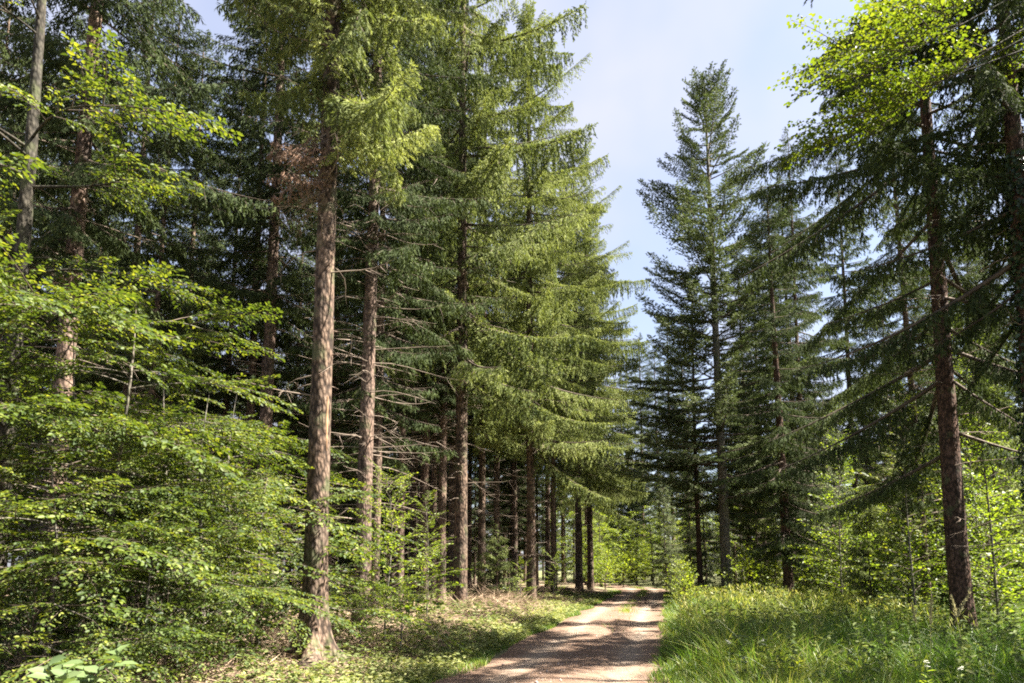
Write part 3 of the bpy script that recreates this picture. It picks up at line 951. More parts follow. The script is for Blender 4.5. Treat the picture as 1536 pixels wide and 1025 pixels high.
TWIGGY = spruce_meshes('twiggy_spruce', rs(46), H=27, r0=0.21, z0=9.0, Lmax=3.2, T=SPRUCE_T, dead=150, needle='spruce_dark', per=4.6, bark='bark_far', step=0.62,
                       gap=0.15, low_pitch=-20, dead_len=2.0, prof=0.6)
LEFTROW = [  # px at the ground, depth, mesh, scale, rotation, label
    (541, 17.0, TWIGGY, 1.0, 0.3, 'brown spruce with bare dead twigs directly right of the big scarred trunk'),
    (560, 19.0, INNER[1], 0.95, 1.3, 'slim spruce half hidden behind the brown twiggy spruce by the big trunk'),
    (634, 28.0, INNER[2], 1.0, 2.0, 'grey spruce trunk deep in shade left of the pair of straight trunks'),
    (661, 27.0, INNER[2], 0.9, 0.8, 'narrow reddish spruce trunk just left of the thick straight trunk'),
    (690, 24.0, EDGE[0], 1.0, -0.35, 'thick straight spruce with hanging branches in the middle of the left row'),
    (722, 33.0, EDGE[1], 1.0, -0.5, 'slim pinkish brown spruce right of the thick straight trunk'),
    (797, 29.0, EDGE[2], 0.85, -0.25, 'spruce with a thin sunlit trunk closest to the left road edge'),
    (869, 42.0, EDGE[0], 0.95, 0.1, 'dark trunked spruce by the far left bend of the road'),
]
for px, Y, ms, s, rz, lab in LEFTROW:
    plant('spruce_tree', ms, gx(px, Y), Y, lab, 'tree', 'spruces along the left edge of the road', rz, s)
for i, (px, Y, k) in enumerate([(598, 25.0, 0.8), (648, 34.0, 0.95), (676, 37.0, 1.0), (745, 39.0, 0.95), (772, 45.0, 1.0), (822, 46.0, 0.95), (617, 38.0, 1.0)]):
    plant('spruce_tree', INNER[2], gx(px, Y), Y, 'slim straight spruce stem among the thick trunks of the left row', 'tree', 'slim stems between the trunks of the left row', 1.3 * i, k)
for i, Y in enumerate((36.0, 48.0, 54.5, 62.0, 70.0)):
    x = float(road_c(Y)) - 1.7 - (2.6, 2.0, 2.2, 1.8, 2.4)[i]
    plant('spruce_tree', EDGE[(i + 1) % 3], x, Y, 'far spruce in the left row near the end of the road', 'tree', 'far spruces of the left row', -0.3 + 0.2 * i, 0.85 + 0.04 * (i % 3))

# ------------------------------------------------------------------ right side trees
plant('spruce_tree', BIGR, gx(1447, 14.5), 14.5, 'dark reddish spruce trunk with long drooping limbs on the right', 'tree', None, PI, 1.0)
plant('fir_tree', FIR, gx(1091, 36.0), 36.0, 'tall blue green fir with a pointed top beside the road', 'tree', None, 0.7, 0.985)
plant('fir_tree', FIR2, gx(1051, 38.5), 38.5, 'shorter thin fir just left of the tall pointed fir', 'tree', None, 0.2, 0.95)
plant('spruce_tree', MIDR, gx(1184, 30.0), 30.0, 'dark slim spruce between the pointed fir and the reddish trunk', 'tree', None, 0.9, 1.0)
plant('fir_tree', FIR2, gx(1120, 40.0), 40.0, 'thin leaning fir right behind the tall pointed fir', 'tree', None, 2.9, 0.6, tilt=(0, rad(-4)))

for x, y, k in ((13.2, 8.0, 0.85), (15.5, 11.5, 0.95), (14.2, 4.6, 0.8)):
    plant('spruce_tree', MIDR, x, y, 'slim spruce standing right of the ivy clad trunk', 'tree', 'spruces to the right of the ivy clad trunk', x, k)

# ivy trunk at the right edge
def ivy_tree():
    rng = rs(80)
    x, y = gx(1592, 12.3), 12.3
    ms = spruce_meshes('ivy_spruce', rng, H=17, r0=0.26, z0=6.0, Lmax=4.2, prof=0.6, T=DROOP_T, dead=16, needle='spruce_dark', bark='bark_red', per=5, step=0.75, gap=0.15, lean=(0.0, 0))
    e = plant('spruce_tree', ms, x, y, 'dark ivy clad spruce trunk at the right edge of the wood', 'tree')
    g = G()
    n = 2600
    z = rng.uniform(0.2, 1, n) ** 0.8 * 9.5
    az = rng.uniform(0, 2 * PI, n)
    C = np.array([ms['ctr'](q) for q in z])
    r = np.array([ms['radius'](q) for q in z]) + rng.uniform(0.01, 0.2, n) * (1 - z / 12)
    o_ = np.stack([np.cos(az), np.sin(az), np.zeros(n)], -1)
    D = nrm(np.stack([rng.normal(0, .5, n), rng.normal(0, .5, n), -np.ones(n)], -1))
    leaves(g, C + o_ * r[:, None], D, o_ + rng.normal(0, .3, (n, 3)), 0.08 * rng.uniform(.6, 1.3, n), 0.075, rng, tint=rng.uniform(0.1, 0.8, n))
    link('ivy', g.mesh('ivy', ['ivy']), e)


ivy_tree()

plant('spruce_tree', INNER[1], gx(1394, 19.5), 19.5, 'thin dark spruce close behind and left of the reddish trunk', 'tree', None, 1.1, 0.8)

# maple with its bright limb over the clearing
rm = rs(81)
mx_, my_ = 9.2, 9.6
maple_limbs = [(9.8, 3.2, 4.0, -0.2), (10.2, 3.05, 4.2, -0.28), (10.5, 3.35, 4.1, -0.28), (10.3, 3.15, 3.8, -0.42), (11.0, 3.25, 4.0, -0.38), (11.5, 3.1, 4.1, -0.3),
               (10.5, 1.5, 2.6, 0.5), (11, 5.5, 2.6, 0.5), (11.5, 0.2, 2.6, 0.5), (12, 2.6, 3.0, 0.6)]
MAPLE = limb_tree_meshes('maple', rm, 15, 0.12, maple_limbs, MAPLE_T, 'maple', 'bark_dark', per=0.1, thick=0.55, foliage_lift=0.14, u0=0.5, smin=0.45, smax=0.85)
plant('maple_tree', MAPLE, mx_, my_, 'maple hanging its glowing yellow green leaves into the top right corner', 'tree')

# ------------------------------------------------------------------ broadleaf understorey on the left
rl = rs(90)
def low_limbs(rng, z0, z1, n, a0, a1, L):
    return [(z0 + (z1 - z0) * (i + rng.uniform(0, .9)) / n, rng.uniform(a0, a1), L * rng.uniform(0.7, 1.15), rng.uniform(0.02, 0.38)) for i in range(n)]
b1_limbs = []
for z_, n_, L_ in ((7.3, 3, 2.3), (6.8, 2, 2.0), (5.5, 3, 2.5), (5.0, 2, 2.1), (4.1, 3, 2.5), (3.4, 3, 2.3), (2.6, 4, 2.6), (1.9, 4, 2.4), (9.3, 2, 1.5)):
    for q in range(n_):
        b1_limbs.append((z_ + rl.normal(0, 0.14), rl.uniform(-2.2, 0.5), L_ * rl.uniform(0.7, 1.15), rl.uniform(0.05, 0.3)))
B1 = limb_tree_meshes('beech', rl, 14, 0.14, b1_limbs, BEECH_T, 'beech', 'bark_dark', per=0.17, thick=0.5, lean=(-0.013, 0), bend=0.04, foliage_lift=0.08, smin=0.5, smax=0.95)
plant('beech_tree', B1, gx(-24, 9.2), 9.2, 'beech with a smooth shaded trunk at the far left edge', 'tree', None, 0, 1.0)
def und_limbs(rng, H, n, L):
    out = []
    for k in range(n):
        z_ = 0.5 + (H - 0.6) * (k + rng.uniform(-.3, .3)) / n
        a_ = rng.uniform(0, 6.28)
        for q in range(3):
            out.append((max(0.3, z_ + rng.normal(0, 0.07)), a_ + q * 2.0 + rng.normal(0, .35), L * rng.uniform(0.5, 1.2) * (1.1 - 0.5 * k / n), rng.uniform(0.0, 0.35)))
    return out
UND = [limb_tree_meshes('young_beech', rs(91 + i), h, r, und_limbs(rs(95 + i), h, n, L), BEECH_T, 'beech', 'bark_grey', per=0.24, smin=0.4, smax=0.8, foliage_lift=fl)
       for i, (h, r, n, L, fl) in enumerate([(4.0, 0.04, 9, 1.5, 0.0), (5.2, 0.05, 11, 1.7, 0.0), (2.6, 0.03, 7, 1.3, 0.05)])]
for (px, Y, k, s, rz, lab) in [
    (150, 9.0, 1, 0.95, 0.4, 'leafy young beech filling the left thicket next to the smooth beech trunk'),
    (300, 10.2, 0, 1.0, 1.7, 'young beech with layered sprays just left of the big scarred trunk'),
    (385, 11.6, 2, 1.2, 3.0, 'low young beech whose sprays reach across the foot of the big trunk'),
    (60, 7.6, 2, 0.95, 2.2, 'low young beech in the bottom left of the thicket'),
    (235, 12.5, 1, 1.0, 4.0, 'tall young beech standing in the middle of the left thicket'),
    (90, 12.8, 1, 1.15, 5.0, 'tall young beech in shade behind the left thicket'),
    (345, 15.0, 0, 1.3, 0.9, 'shaded young beech behind the thicket left of the big trunk'),
    (215, 8.4, 2, 0.75, 5.2, 'small young beech at the front of the thicket above the bottom edge'),
    (20, 10.8, 0, 1.0, 5.6, 'young beech right behind the smooth beech trunk at the left edge'),
]:
    plant('beech_sapling', UND[k], gx(px, Y), Y, lab, 'young tree', 'young beeches of the left thicket', rz, s)
SHADE = [sapling_meshes('shade_tinted_bush', rs(115 + i), h, 0.08, L, BUSH_T, 'beech', step=0.04, r0=0.018, foliage_lift=-0.28, up0=30, prof=0.5, bark='twig')  # leaf tint lowered to paint in shade where the sun reaches
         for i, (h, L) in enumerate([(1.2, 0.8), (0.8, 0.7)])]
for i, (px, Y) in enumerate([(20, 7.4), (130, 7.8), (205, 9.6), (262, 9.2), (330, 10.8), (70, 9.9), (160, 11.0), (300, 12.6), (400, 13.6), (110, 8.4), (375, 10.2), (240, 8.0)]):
    plant('bush', SHADE[i % 2], gx(px, Y), Y, 'low bush with leaves tinted dark for shade under the left thicket', 'bush', 'low bushes under the left thicket', i * 1.1, 0.8 + 0.07 * (i % 4), bush=True)

# saplings right of the big trunk and beside the road
SAP = [sapling_meshes('sapling', rs(100 + i), h, z0, L, SMALL_T, lm, step=st, foliage_lift=fl, r0=0.018)
       for i, (h, z0, L, lm, st, fl) in enumerate([(2.9, 0.3, 1.3, 'bright', 0.04, -0.05), (1.6, 0.2, 0.8, 'bright', 0.06, 0.0), (3.2, 0.5, 1.2, 'bright', 0.07, -0.1), (1.1, 0.1, 0.6, 'bright', 0.05, 0.0)])]
for (px, Y, k, s, rz, lab) in [
    (576, 13.0, 0, 1.1, 0.5, 'sunlit beech sapling right of the big scarred trunk'),
    (640, 19.0, 2, 1.0, 1.9, 'beech sapling with flat sprays in front of the straight spruce trunks'),
    (600, 12.2, 3, 1.0, 4.0, 'knee high sapling in front of the sunlit beech sapling'),
    (540, 12.0, 3, 0.9, 1.0, 'knee high sapling beside the flared foot of the big trunk'),
    (548, 14.5, 1, 1.0, 3.3, 'small beech sapling in front of the brown twiggy spruce'),
    (830, 33.0, 1, 1.1, 0.7, 'small sapling in front of the dark wood beside the sunlit trunk'),
    (780, 27.5, 1, 0.9, 2.2, 'low sapling at the foot of the thin sunlit trunk'),
]:
    plant('beech_sapling', SAP[k], gx(px, Y), Y, lab, 'young tree', 'saplings along the left verge', rz, s)

# shrubs: bright bushes at the far end and in the right clearing
BUSH = [sapling_meshes('bush', rs(110 + i), h, 0.1, L, BUSH_T, lm, step=0.035, r0=0.02, foliage_lift=fl, up0=35, prof=0.5, bark='twig')
        for i, (h, L, lm, fl) in enumerate([(2.3, 1.1, 'bright', 0.15), (1.6, 1.0, 'bright', 0.1), (3.4, 1.3, 'bright', -0.1)])]
for (px, Y, k, s, rz, lab) in [
    (1024, 26.5, 0, 0.8, 0, 'bright yellow green bush in front of the thin fir by the road'),
    (935, 60.0, 1, 2.0, 1, 'bright bush at the left of the road end'),
    (965, 72.0, 0, 1.8, 2, 'bright bush closing the end of the road'),
    (908, 52.0, 1, 1.7, 3, 'low bright bush at the left bend of the road'),
    (985, 80.0, 2, 1.5, 4, 'tall bright bush behind the end of the road'),
    (1000, 62.0, 1, 1.8, 5, 'bright bush at the right of the road end'),
    (890, 58.0, 2, 1.2, 6, 'bright bush left behind the bend of the road'),
    (1240, 27.0, 1, 1.3, 1.5, 'low sunlit bush between the slim spruce and the clearing'),
    (1300, 24.0, 2, 1.0, 2.5, 'sunlit bush in the clearing left of the reddish trunk'),
    (1365, 19.5, 2, 1.0, 4.5, 'leafy bush right in front of the maple'),
    (1275, 28.5, 2, 1.2, 1.1, 'tall sunlit bush right of the slim dark spruce'),
    (1395, 26.0, 2, 1.3, 2.1, 'tall sunlit bush directly left of the reddish trunk in the back'),
    (1475, 25.0, 2, 1.4, 3.1, 'tall sunlit bush behind the reddish trunk on its right'),
    (1530, 22.0, 0, 1.4, 0.2, 'sunlit bush at the right edge behind the ivy clad trunk'),
    (1212, 31.0, 0, 1.3, 4.2, 'sunlit bush touching the slim dark spruce on the right'),
    (1120, 33.0, 1, 1.5, 2.9, 'low sunlit bush between the tall fir and the slim dark spruce'),
    (1330, 30.0, 2, 1.25, 5.5, 'sunlit bush at the back of the clearing'),
    (1165, 34.0, 1, 1.4, 0.4, 'low bush at the foot of the slim dark spruce'),
    (1500, 17.0, 2, 1.0, 0.8, 'bush right of the reddish trunk near the ivy clad tree'),
]:
    plant('bush', BUSH[k], gx(px, Y), Y, lab, 'bush', 'bushes of the clearing and road end', rz, s, bush=True)
CLEAR = [sapling_meshes('clearing_sapling', rs(120 + i), h, 0.7, L, SMALL_T, lm, step=0.085, r0=0.03, foliage_lift=fl)
         for i, (h, L, lm, fl) in enumerate([(5.4, 1.5, 'beech', 0.05), (7.0, 1.8, 'bright', -0.08)])]
for (px, Y, k, s, rz, lab) in [
    (1265, 23.0, 1, 1.0, 0.3, 'thin broadleaf sapling in the clearing left of the reddish trunk'),
    (1376, 16.5, 0, 1.1, 1.3, 'dark stemmed sapling close to the left of the reddish trunk'),
    (1500, 15.5, 1, 1.0, 2.3, 'leafy sapling between the reddish trunk and the ivy clad trunk'),
    (1480, 19.0, 1, 1.2, 4.3, 'tall leafy sapling behind the reddish trunk'),
]:
    plant('broadleaf_sapling', CLEAR[k], gx(px, Y), Y, lab, 'young tree', 'saplings of the clearing', rz, s)
for (px, Y, k, s, rz, lab) in [
    (1340, 25.5, 0, 0.95, 0.3, 'young spruce standing in the sunny clearing'),
    (1255, 31.0, 2, 1.0, 1.0, 'dark young fir at the back of the clearing beside the slim dark spruce'),
    (1420, 27.0, 2, 1.05, 2.0, 'young fir half hidden behind the reddish trunk'),
    (1140, 38.0, 0, 1.1, 2.6, 'young spruce behind the slim dark spruce and the pointed fir'),
    (1510, 21.0, 0, 1.1, 1.6, 'young spruce at the right edge behind the leafy saplings'),
    (1060, 47.0, 2, 1.1, 2.6, 'young fir behind the bright roadside bush'),
    (1415, 21.5, 2, 0.75, 0.5, 'dark young fir just left of the reddish trunk'),
    (1310, 21.5, 0, 0.62, 2.5, 'small spruce among the sunlit bushes of the clearing'),
    (1225, 33.0, 2, 0.9, 1.0, 'young fir right of the slim dark spruce'),
    (745, 30.0, 1, 0.9, 2.0, 'small spruce between the slim trunk and the sunlit trunk'),
    (1000, 50.0, 2, 0.9, 2.0, 'young fir left of the bright bush by the road'),
]:
    plant('young_spruce', YOUNG[k], gx(px, Y), Y, lab, 'young tree', None, rz, s)

# ------------------------------------------------------------------ background woods, tree by tree
FARB = [limb_tree_meshes('far_broadleaf', rs(130 + i), h, 0.16, rand_limbs(rs(135 + i), 1.0, h * 0.95, 30, L), FAR_T, lm, 'bark_grey', per=0.5, smin=0.7, smax=1.25, foliage_lift=fl)
        for i, (h, L, lm, fl) in enumerate([(13, 3.2, 'bright', 0.0), (16, 3.6, 'beech', 0.1), (10, 3.0, 'bright', 0.0)])]
rf = np.random.default_rng(77)
taken = [(o.location.x, o.location.y) for o in COL.objects if o.parent is None and o.type == 'EMPTY']


def free(x, y, dmin):
    for (a, b) in taken:
        if (a - x) ** 2 + (b - y) ** 2 < dmin * dmin:
            return False
    return True


def scatter(n, box, dmin, fn, tries=4000):
    k = 0
    for _ in range(tries):
        if k >= n:
            break
        x, y = rf.uniform(box[0], box[1]), rf.uniform(box[2], box[3])
        if not fn(x, y) or not free(x, y, dmin):
            continue
        taken.append((x, y))
        k += 1
        yield x, y


inview = lambda x, y, mrg=3.0: abs(x) < 0.78 * y + mrg
for i, (px, y, k, lab) in enumerate([(62, 13.8, 0, 'dark spruce standing behind the smooth beech at the left edge'), (205, 19.0, 3, 'dark low branched spruce behind the middle of the left thicket'),
                                     (385, 20.0, 2, 'dark spruce trunk seen just left of the big scarred trunk')]):
    x = gx(px, y)
    taken.append((x, y))
    plant('spruce_tree', INNER[k], x, y, lab, 'tree', None, 0.8 + i, (1.1, 0.95, 1.05)[i])
leftzone = lambda x, y: (x - float(road_c(y)) < -6.0) and inview(x, y) and not (y < 15 and x > -5.5)
for i, (x, y) in enumerate(scatter(15, (-22, 6, 13, 30), 3.2, leftzone)):
    plant('spruce_tree', INNER[int(rf.integers(4))], x, y, 'spruce in the shaded wood behind the thicket and the first row', 'tree', 'inner spruces of the left wood', rf.uniform(0, 6.28), rf.uniform(0.85, 1.1))
for i, (x, y) in enumerate(scatter(95, (-44, 14, 30, 80), 2.7, leftzone)):
    plant('spruce_tree', (INNER + LOWSP)[int(rf.integers(6))], x, y, 'spruce deep in the dark wood far behind the left row', 'tree', 'deep spruces of the left wood', rf.uniform(0, 6.28), rf.uniform(0.85, 1.1))
for i, (px, y, k) in enumerate([(1128, 43, 1), (1205, 41, 0), (1215, 36, 1), (1292, 43, 0), (1352, 39, 3), (1150, 45, 1), (1440, 41, 0), (1492, 36, 3), (1390, 48, 1), (1520, 46, 2)]):
    x = gx(px, y)
    taken.append((x, y))
    plant('spruce_tree', INNER[k], x, y, 'slim spruce in the open wood behind the clearing', 'tree', 'slim spruces behind the clearing', i * 1.9, 1.0 + 0.06 * (i % 4))
for i, (px, y) in enumerate([(966, 90), (992, 86), (1012, 82), (945, 98), (1035, 78)]):
    x = gx(px, y)
    taken.append((x, y))
    plant('spruce_tree', INNER[(2, 0, 2, 2, 0)[i]], x, y, 'tall spruce closing the view behind the bend of the road', 'tree', 'tall spruces behind the bend', i * 2.2, 1.22)
for i, (px, y) in enumerate([(902, 60), (930, 66), (955, 69), (980, 66), (1005, 70), (880, 64)]):
    x = gx(px, y)
    taken.append((x, y))
    plant('broadleaf_tree', FARB[2], x, y, 'small sunlit broadleaf tree at the bend of the road', 'tree', 'small broadleaf trees at the bend', i * 2.2, 0.62 + 0.06 * (i % 3))
rightzone = lambda x, y: (x - float(road_c(y)) > 6.5) and inview(x, y) and y > 30 + 0.42 * (x - 8)
for i, (x, y) in enumerate(scatter(60, (8, 66, 28, 90), 3.4, rightzone)):
    if i % 3 == 0:
        plant('broadleaf_tree', FARB[i % 2 * 2], x, y, 'broadleaf tree in the open wood behind the clearing', 'tree', 'broadleaf trees behind the clearing', rf.uniform(0, 6.28), rf.uniform(0.7, 0.95))
    else:
        plant('spruce_tree', [INNER[0], INNER[1], MIDR, INNER[3], LOWSP[0]][i % 5], x, y, 'slim spruce in the open wood behind the clearing', 'tree', 'slim spruces behind the clearing', rf.uniform(0, 6.28), rf.uniform(0.7, 0.95))
for i, (px, y) in enumerate([(862, 70), (880, 76), (898, 80), (848, 84), (910, 98), (870, 96), (925, 84), (950, 79), (978, 83), (1003, 90), (965, 96), (940, 103), (1018, 80), (1035, 92), (900, 92), (990, 108), (915, 112), (1060, 86), (875, 100), (1090, 98), (1045, 108)]):
    x = gx(px, y)
    taken.append((x, y))
    if i % 3 == 1:
        plant('spruce_tree', LOWSP[i % 2], x, y, 'distant spruce beyond the bend of the road', 'tree', 'distant spruces beyond the bend', i * 1.3, 1.2)
    else:
        plant('broadleaf_tree', FARB[i % 3], x, y, 'pale green broadleaf tree beyond the bend of the road', 'tree', 'broadleaf trees beyond the bend', i * 1.7, 1.0)
endzone = lambda x, y: abs(x - float(road_c(y))) > 3.2 and inview(x, y)
for i, (x, y) in enumerate(scatter(60, (-30, 50, 66, 120), 3.6, endzone)):
    if i % 2:
        plant('broadleaf_tree', FARB[i % 3], x, y, 'pale green broadleaf tree beyond the bend of the road', 'tree', 'broadleaf trees beyond the bend', rf.uniform(0, 6.28), rf.uniform(0.8, 1.15))
    else:
        plant('spruce_tree', (INNER + LOWSP)[i % 6], x, y, 'distant spruce beyond the bend of the road', 'tree', 'distant spruces beyond the bend', rf.uniform(0, 6.28), rf.uniform(0.7, 0.95))

# ------------------------------------------------------------------ grass and ground cover
def road_z(lat, x, y):
    ew = 0.2 * wob(y * 1.1 + np.sign(lat) * 7, y * 0.4) + 0.12 * wob(y * 3.3, y * 2.1 + np.sign(lat) * 3)
    return (0.012 + 0.02 * (1 - (lat / 1.7) ** 2) - 0.028 * np.exp(-((np.abs(lat + 0.02) - 0.78) / 0.28) ** 2)
            - 0.16 * sstep(1.4, 1.9, np.abs(lat) + ew) + 0.014 * wob(x * 2.2, y * 1.6) + 0.008 * wob(x * 5, y * 5))


def blades(g, x, y, h, w, rng, lean=0.35, m=0, tint=None, segs=3, az=None):
    n = len(x)
    z = hgt(x, y)
    lt = x - road_c(y)
    z = np.where(np.abs(lt) < 1.95, np.maximum(z, road_z(lt / 1.09, x, y)), z) - 0.015
    if az is None:
        az = rng.uniform(0, 2 * PI, n)
    d = np.stack([np.cos(az), np.sin(az)], -1)
    ln = lean * rng.uniform(0.2, 1.6, n)
    fa = rng.uniform(0, 2 * PI, n)
    S = np.stack([np.cos(fa), np.sin(fa), np.zeros(n)], -1)
    rows = []
    for k in range(segs + 1):
        t = k / segs
        c = np.stack([x + d[:, 0] * h * ln * t * t, y + d[:, 1] * h * ln * t * t, z + h * (t - 0.25 * ln * t * t)], -1)
        ww = (w * (1 - t ** 1.6) * 0.5 + 0.0006)[:, None]
        rows.append(c - S * ww)
        rows.append(c + S * ww)
    v = np.stack(rows, 1)
    nv = 2 * (segs + 1)
    base = np.arange(n)[:, None, None] * nv
    q = (base + np.array([[[2 * k, 2 * k + 1, 2 * k + 3, 2 * k + 2] for k in range(segs)]])).reshape(-1, 4)
    tt = np.repeat(tint, nv) if tint is not None else 0.45
    g.add(v.reshape(-1, 3), q=q, m=m, tint=tt)


rg = np.random.default_rng(200)
def verge_grass():
    g = G()
    for (y0, y1, n, wmul, hmul) in ((4.2, 9, 1500, 1.0, 0.95), (9, 16, 2300, 1.2, 1.0), (16, 26, 1700, 1.8, 1.0), (26, 46, 1300, 2.8, 1.0)):
        # clumps: each leans its own way and has its own height and colour
        cy_ = rg.uniform(y0, y1, n)
        cd = 1.62 + rg.uniform(0, 1, n) ** 1.2 * (6.2 + 0.35 * cy_) + rg.normal(0, 0.12, n)
        rise = sstep(1.6, 2.7, cd + 0.4 * wob(cy_ * 1.2, cy_ * 0.5))
        ch = (0.12 + rise * (0.24 + 0.46 * (0.5 + 0.5 * wob(cd * 0.8, cy_ * 0.8)) * rg.uniform(0.4, 1.6, n))) * hmul
        ct = 0.42 + 0.24 * wob(cd * 0.5, cy_ * 0.5) + rg.normal(0, .12, n) + np.where(rg.uniform(0, 1, n) > 0.93, 0.35, 0)
        cr = rg.uniform(0.05, 0.22, n)
        la = rg.uniform(0, 2 * PI, n)
        per = 15
        rp = lambda a_: np.repeat(a_, per)
        q = n * per
        a_ = rg.uniform(0, 2 * PI, q)
        r_ = rp(cr) * rg.uniform(0, 1, q) ** 0.6
        y = rp(cy_) + np.sin(a_) * r_
        x = road_c(rp(cy_)) + rp(cd) + np.cos(a_) * r_
        h = rp(ch) * rg.uniform(0.5, 1.2, q)
        blades(g, x, y, h, 0.0125 * wmul * rg.uniform(0.4, 1.4, q), rg, 0.75, tint=np.clip(rp(ct) + rg.normal(0, .09, q), 0, 0.95),
               az=np.where(rg.uniform(0, 1, q) < 0.5, a_, rp(la) + rg.normal(0, .5, q)))
    # pale flowering grass stems
    n = 5200
    y = rg.uniform(13, 44, n)
    d = 1.9 + rg.uniform(0, 1, n) * (3 + 0.2 * y)
    x = road_c(y) + d
    pk = wob(x * 0.9, y * 0.7) + rg.normal(0, 0.35, n) > 0.0
    x, y = x[pk], y[pk]
    n = len(x)
    hh = rg.uniform(0.45, 1.0, n) * (0.8 + 0.3 * wob(x * 0.4, y * 0.5))
    blades(g, x, y, hh, 0.006 * (1 + y / 25), rg, 0.25, tint=rg.uniform(0.5, 0.85, n))
    tip = np.stack([x, y, hgt(x, y) + hh * 0.85], -1)
    for k in range(3):
        D = nrm(np.stack([rg.normal(0, .45, n), rg.normal(0, .45, n), np.ones(n)], -1))
        ribbons(g, tip + rg.normal(0, 0.03, (n, 3)), D, rg.uniform(0.08, 0.2, n), 0.012 * (1 + y / 25), rg, tint=rg.uniform(0.6, 1.0, n))
    o = link('grass', g.mesh('grass', ['grass']))
    tag(o, 'tall green verge grass right of the road', 'grass', kind='stuff')
    # low turf: left road edge and the green strip between the wheel tracks
    g = G()
    n = 15000
    y = rg.uniform(5, 50, n) ** 1.0
    d = -1.55 + 0.22 * wob(y * 1.3, y * 0.6) - np.abs(rg.normal(0, 0.4, n))
    x = road_c(y) + d
    blades(g, x, y, rg.uniform(0.04, 0.17, n), 0.007 * (1 + y / 20), rg, 0.7, tint=np.clip(0.5 + rg.normal(0, .16, n), 0, 1), segs=2)
    n = 6000
    y = rg.uniform(17, 60, n)
    d = rg.normal(0.05, 0.16, n)
    x = road_c(y) + d
    keep = wob(x * 2, y * 1.3) + rg.normal(0, 0.4, n) > 0.3
    blades(g, x[keep], y[keep], rg.uniform(0.04, 0.13, keep.sum()) + 0.06, (0.007 * (1 + y / 20))[keep], rg, 0.7, tint=np.clip(0.62 + rg.normal(0, .15, keep.sum()), 0, 1), segs=2)
    n = 5000
    y = rg.uniform(6, 45, n)
    d = 1.5 + 0.15 * wob(y * 1.1, y * 0.7) + np.abs(rg.normal(0, 0.28, n))
    x = road_c(y) + d
    blades(g, x, y, rg.uniform(0.05, 0.2, n) + 0.05, 0.007 * (1 + y / 20), rg, 0.7, tint=np.clip(0.55 + rg.normal(0, .16, n), 0, 1), segs=2)
    tag(link('short_grass', g.mesh('short_grass', ['grass'])), 'short turf along the road edges and between the wheel tracks', 'grass', kind='stuff')


verge_grass()


